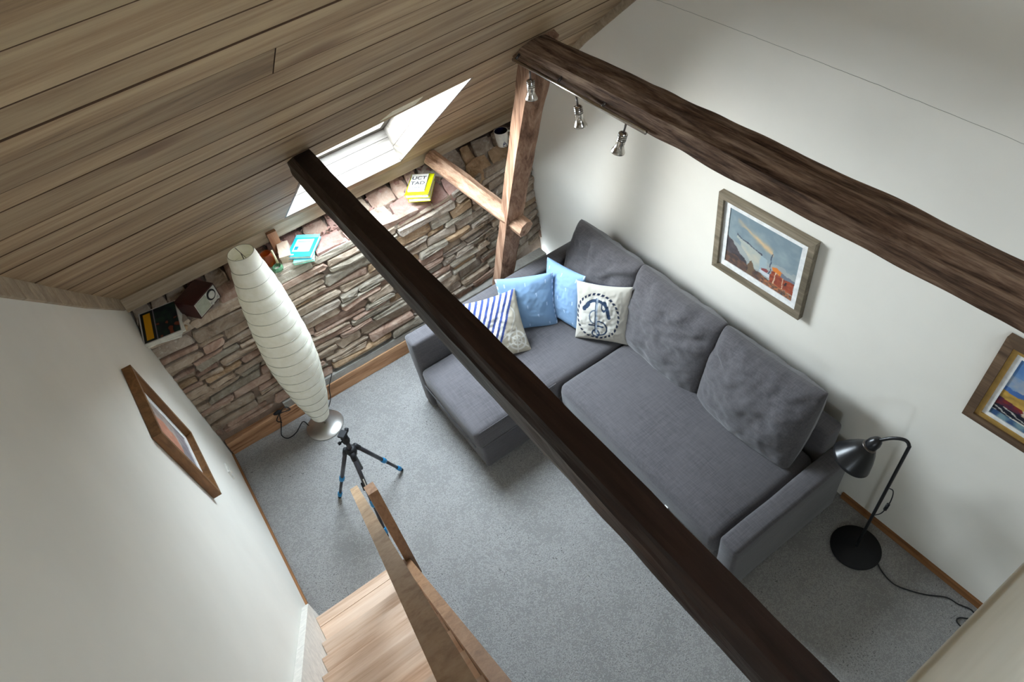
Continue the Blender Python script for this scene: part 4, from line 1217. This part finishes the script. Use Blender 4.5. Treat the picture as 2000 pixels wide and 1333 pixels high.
# amber jar, candle stick and green glass behind the paper lamp
aj = MB().lathe([(0, .028), (.01, .036), (.05, .038), (.085, .034), (.09, .030), (.086, .028), (.05, .032), (.012, .030)], (0.315, 3.60, 1.145), n=28).build('candle_jar', M['amber'], None, smooth=True)
tag(aj, 'amber brown glass jar on the ledge behind the paper lamp', 'jar')
cd = thing('candle', 'thin cream candle stick beside the amber jar on the ledge', 'candle', (0.352, 3.565, 1.14))
MB().lathe([(0, .007), (.12, .006), (.124, .002)], (0.352, 3.565, 1.135), n=12).build('wax_stick', M['wax'], cd, smooth=True)
MB().tube([(0.352, 3.565, 1.257), (0.353, 3.565, 1.266)], .0008, 5).build('wick', M['ink'], cd)
gg = MB().lathe([(0, .022), (.008, .034), (.02, .036), (.032, .03), (.034, .026), (.018, .028), (.01, .02)], (0.335, 3.535, 1.128), n=9).build('glass_dish', M['green_glass'], None)
tag(gg, 'small pale green glass dish in front of the amber jar', 'dish')
# short rafter end and loose timber block at the eave
tag(timber('rafter_end', (0.405, 3.672, 1.10), (0.405, 3.676, 1.30), [(-.03, -.014), (.03, -.014), (.03, .014), (-.03, .014)], M['brace'], n=10, amp=.003, up=(0, 1, 0)), 'reddish rafter end standing against the eave board by the blue book', 'timber')
tag(timber('timber_block', (0.440, 3.665, 1.185), (0.405, 3.545, 1.165), [(-.033, -.028), (.033, -.028), (.033, .028), (-.033, .028)], M['wood_block'], n=8, amp=.002, seed=8), 'pale square timber block lying beside the blue book', 'timber')

# blue book on a mint one
def blue_print(u, v_):
    if .14 < u < .86 and .22 < v_ < .78:
        if .64 < v_ < .69 and .2 < u < .74: return (96, 150, 160)
        if .28 < v_ < .46 and .18 < u < .34: return (20, 110, 140)
        if .52 < u < .58 and .36 < v_ < .5: return (130, 196, 206)
        return (246, 246, 244)
    if .06 < v_ < .11 and .08 < u < .28: return (200, 238, 246)
    if v_ > .86: return (110, 205, 236)
    return (30, 176, 220)
ang = math.atan2(-0.107, 0.124)
slabbook('book', 'mint green paperback under the blue book on the ledge', 'book', (0.522, 3.555, 1.140), ang + .28, .125, .195, .018, M['mint'], group='books on the stone ledge')
slabbook('book', 'blue book with white panel lying on the mint paperback', 'book', (0.535, 3.575, 1.160), ang, .155, .205, .022, M['teal'], front=blue_print, group='books on the stone ledge')
# white small book on yellow-green books
ang2 = math.atan2(-.104, .117)
yb0 = slabbook('book', 'lower yellow-green book of the two under the small white book', 'book', (1.378, 3.585, 1.135), ang2 + .05, .145, .215, .028, M['lime'], group='books on the stone ledge')
yb1, X, Y, Z = slabbook('book', 'upper yellow-green book directly under the small white book', 'book', (1.378, 3.590, 1.165), ang2, .155, .225, .026, M['lime'], group='books on the stone ledge')
wb, X, Y, Z = slabbook('book', 'small white book with handwritten black letters topmost on the yellow-green books', 'book', (1.375, 3.60, 1.192), ang2 + .02, .112, .175, .012, M['paper'], group='books on the stone ledge')
def lettering(txt, c, X, Y, Z, size, mat, parent, nm='lettering'):
    cu = bpy.data.curves.new('txt', 'FONT'); cu.body = txt; cu.size = size; cu.extrude = 0.0004; cu.align_x = 'CENTER'; cu.offset = 0.0008
    to = bpy.data.objects.new('txt', cu); COL.objects.link(to)
    dg = bpy.context.evaluated_depsgraph_get(); me = bpy.data.meshes.new_from_object(to.evaluated_get(dg))
    bpy.data.objects.remove(to)
    vs = [Vector(c) + X * v.co.x + Y * v.co.y + Z * (v.co.z + .0006) for v in me.vertices]; fs = [tuple(p.vertices) for p in me.polygons]
    bpy.data.meshes.remove(me)
    return obj(nm, vs, fs, mat, parent)
tb = Vector((1.375, 3.60, 1.192)) + Z * .012
lettering('UCT', tb + Y * .028, X, Y, Z, .048, M['ink'], wb)
lettering('TAD', tb - Y * .028, X, Y, Z, .048, M['ink'], wb)
lettering('CNUC', tb - Y * .066, X, Y, Z, .020, M['ink'], wb)
# mug at the right wall
mg = Vector((2.055, 3.625, 1.150))
mug = thing('mug', 'white mug with dark blue inside and sailboat mark on the ledge corner', 'mug', mg)
MB().lathe([(0, .034), (.004, .037), (.05, .042), (.108, .047), (.110, .0465), (.109, .0445)], mg, n=36, cap1=False).build('body', M['ceramic'], mug, smooth=True)
MB().lathe([(.109, .0445), (.06, .039), (.012, .033), (.008, .001)], mg, n=36, cap0=False, cap1=False).build('inner_glaze', M['ceramic_blue'], mug, smooth=True)
MB().tube(spline([(2.055 + .044, 3.625, 1.235), (2.055 + .075, 3.628, 1.225), (2.055 + .074, 3.628, 1.19), (2.055 + .04, 3.625, 1.175)]), .006, 8).build('handle', M['ceramic'], mug, smooth=True)
em = MB()
def on_mug(a, z):
    rr_ = .0425 + (z - .05) / .058 * .005 + .0008 if z > .05 else .037 + z / .05 * .005 + .0012
    ang_ = radians(262) + a / .042
    return mg + Vector((cos(ang_) * rr_, sin(ang_) * rr_, z))
for (p, q, r_) in (((-.002, .02), (-.002, .052), (-.016, .02)), ((.002, .02), (.002, .046), (.014, .02))):
    em.add([on_mug(*p), on_mug(*q), on_mug(*r_)], [(0, 1, 2)])
em.add([on_mug(-.018, .016), on_mug(.018, .016), on_mug(.011, .007), on_mug(-.011, .007)], [(0, 1, 2, 3)])
em.build('sailboat_emblem', M['ink_blue'], mug)
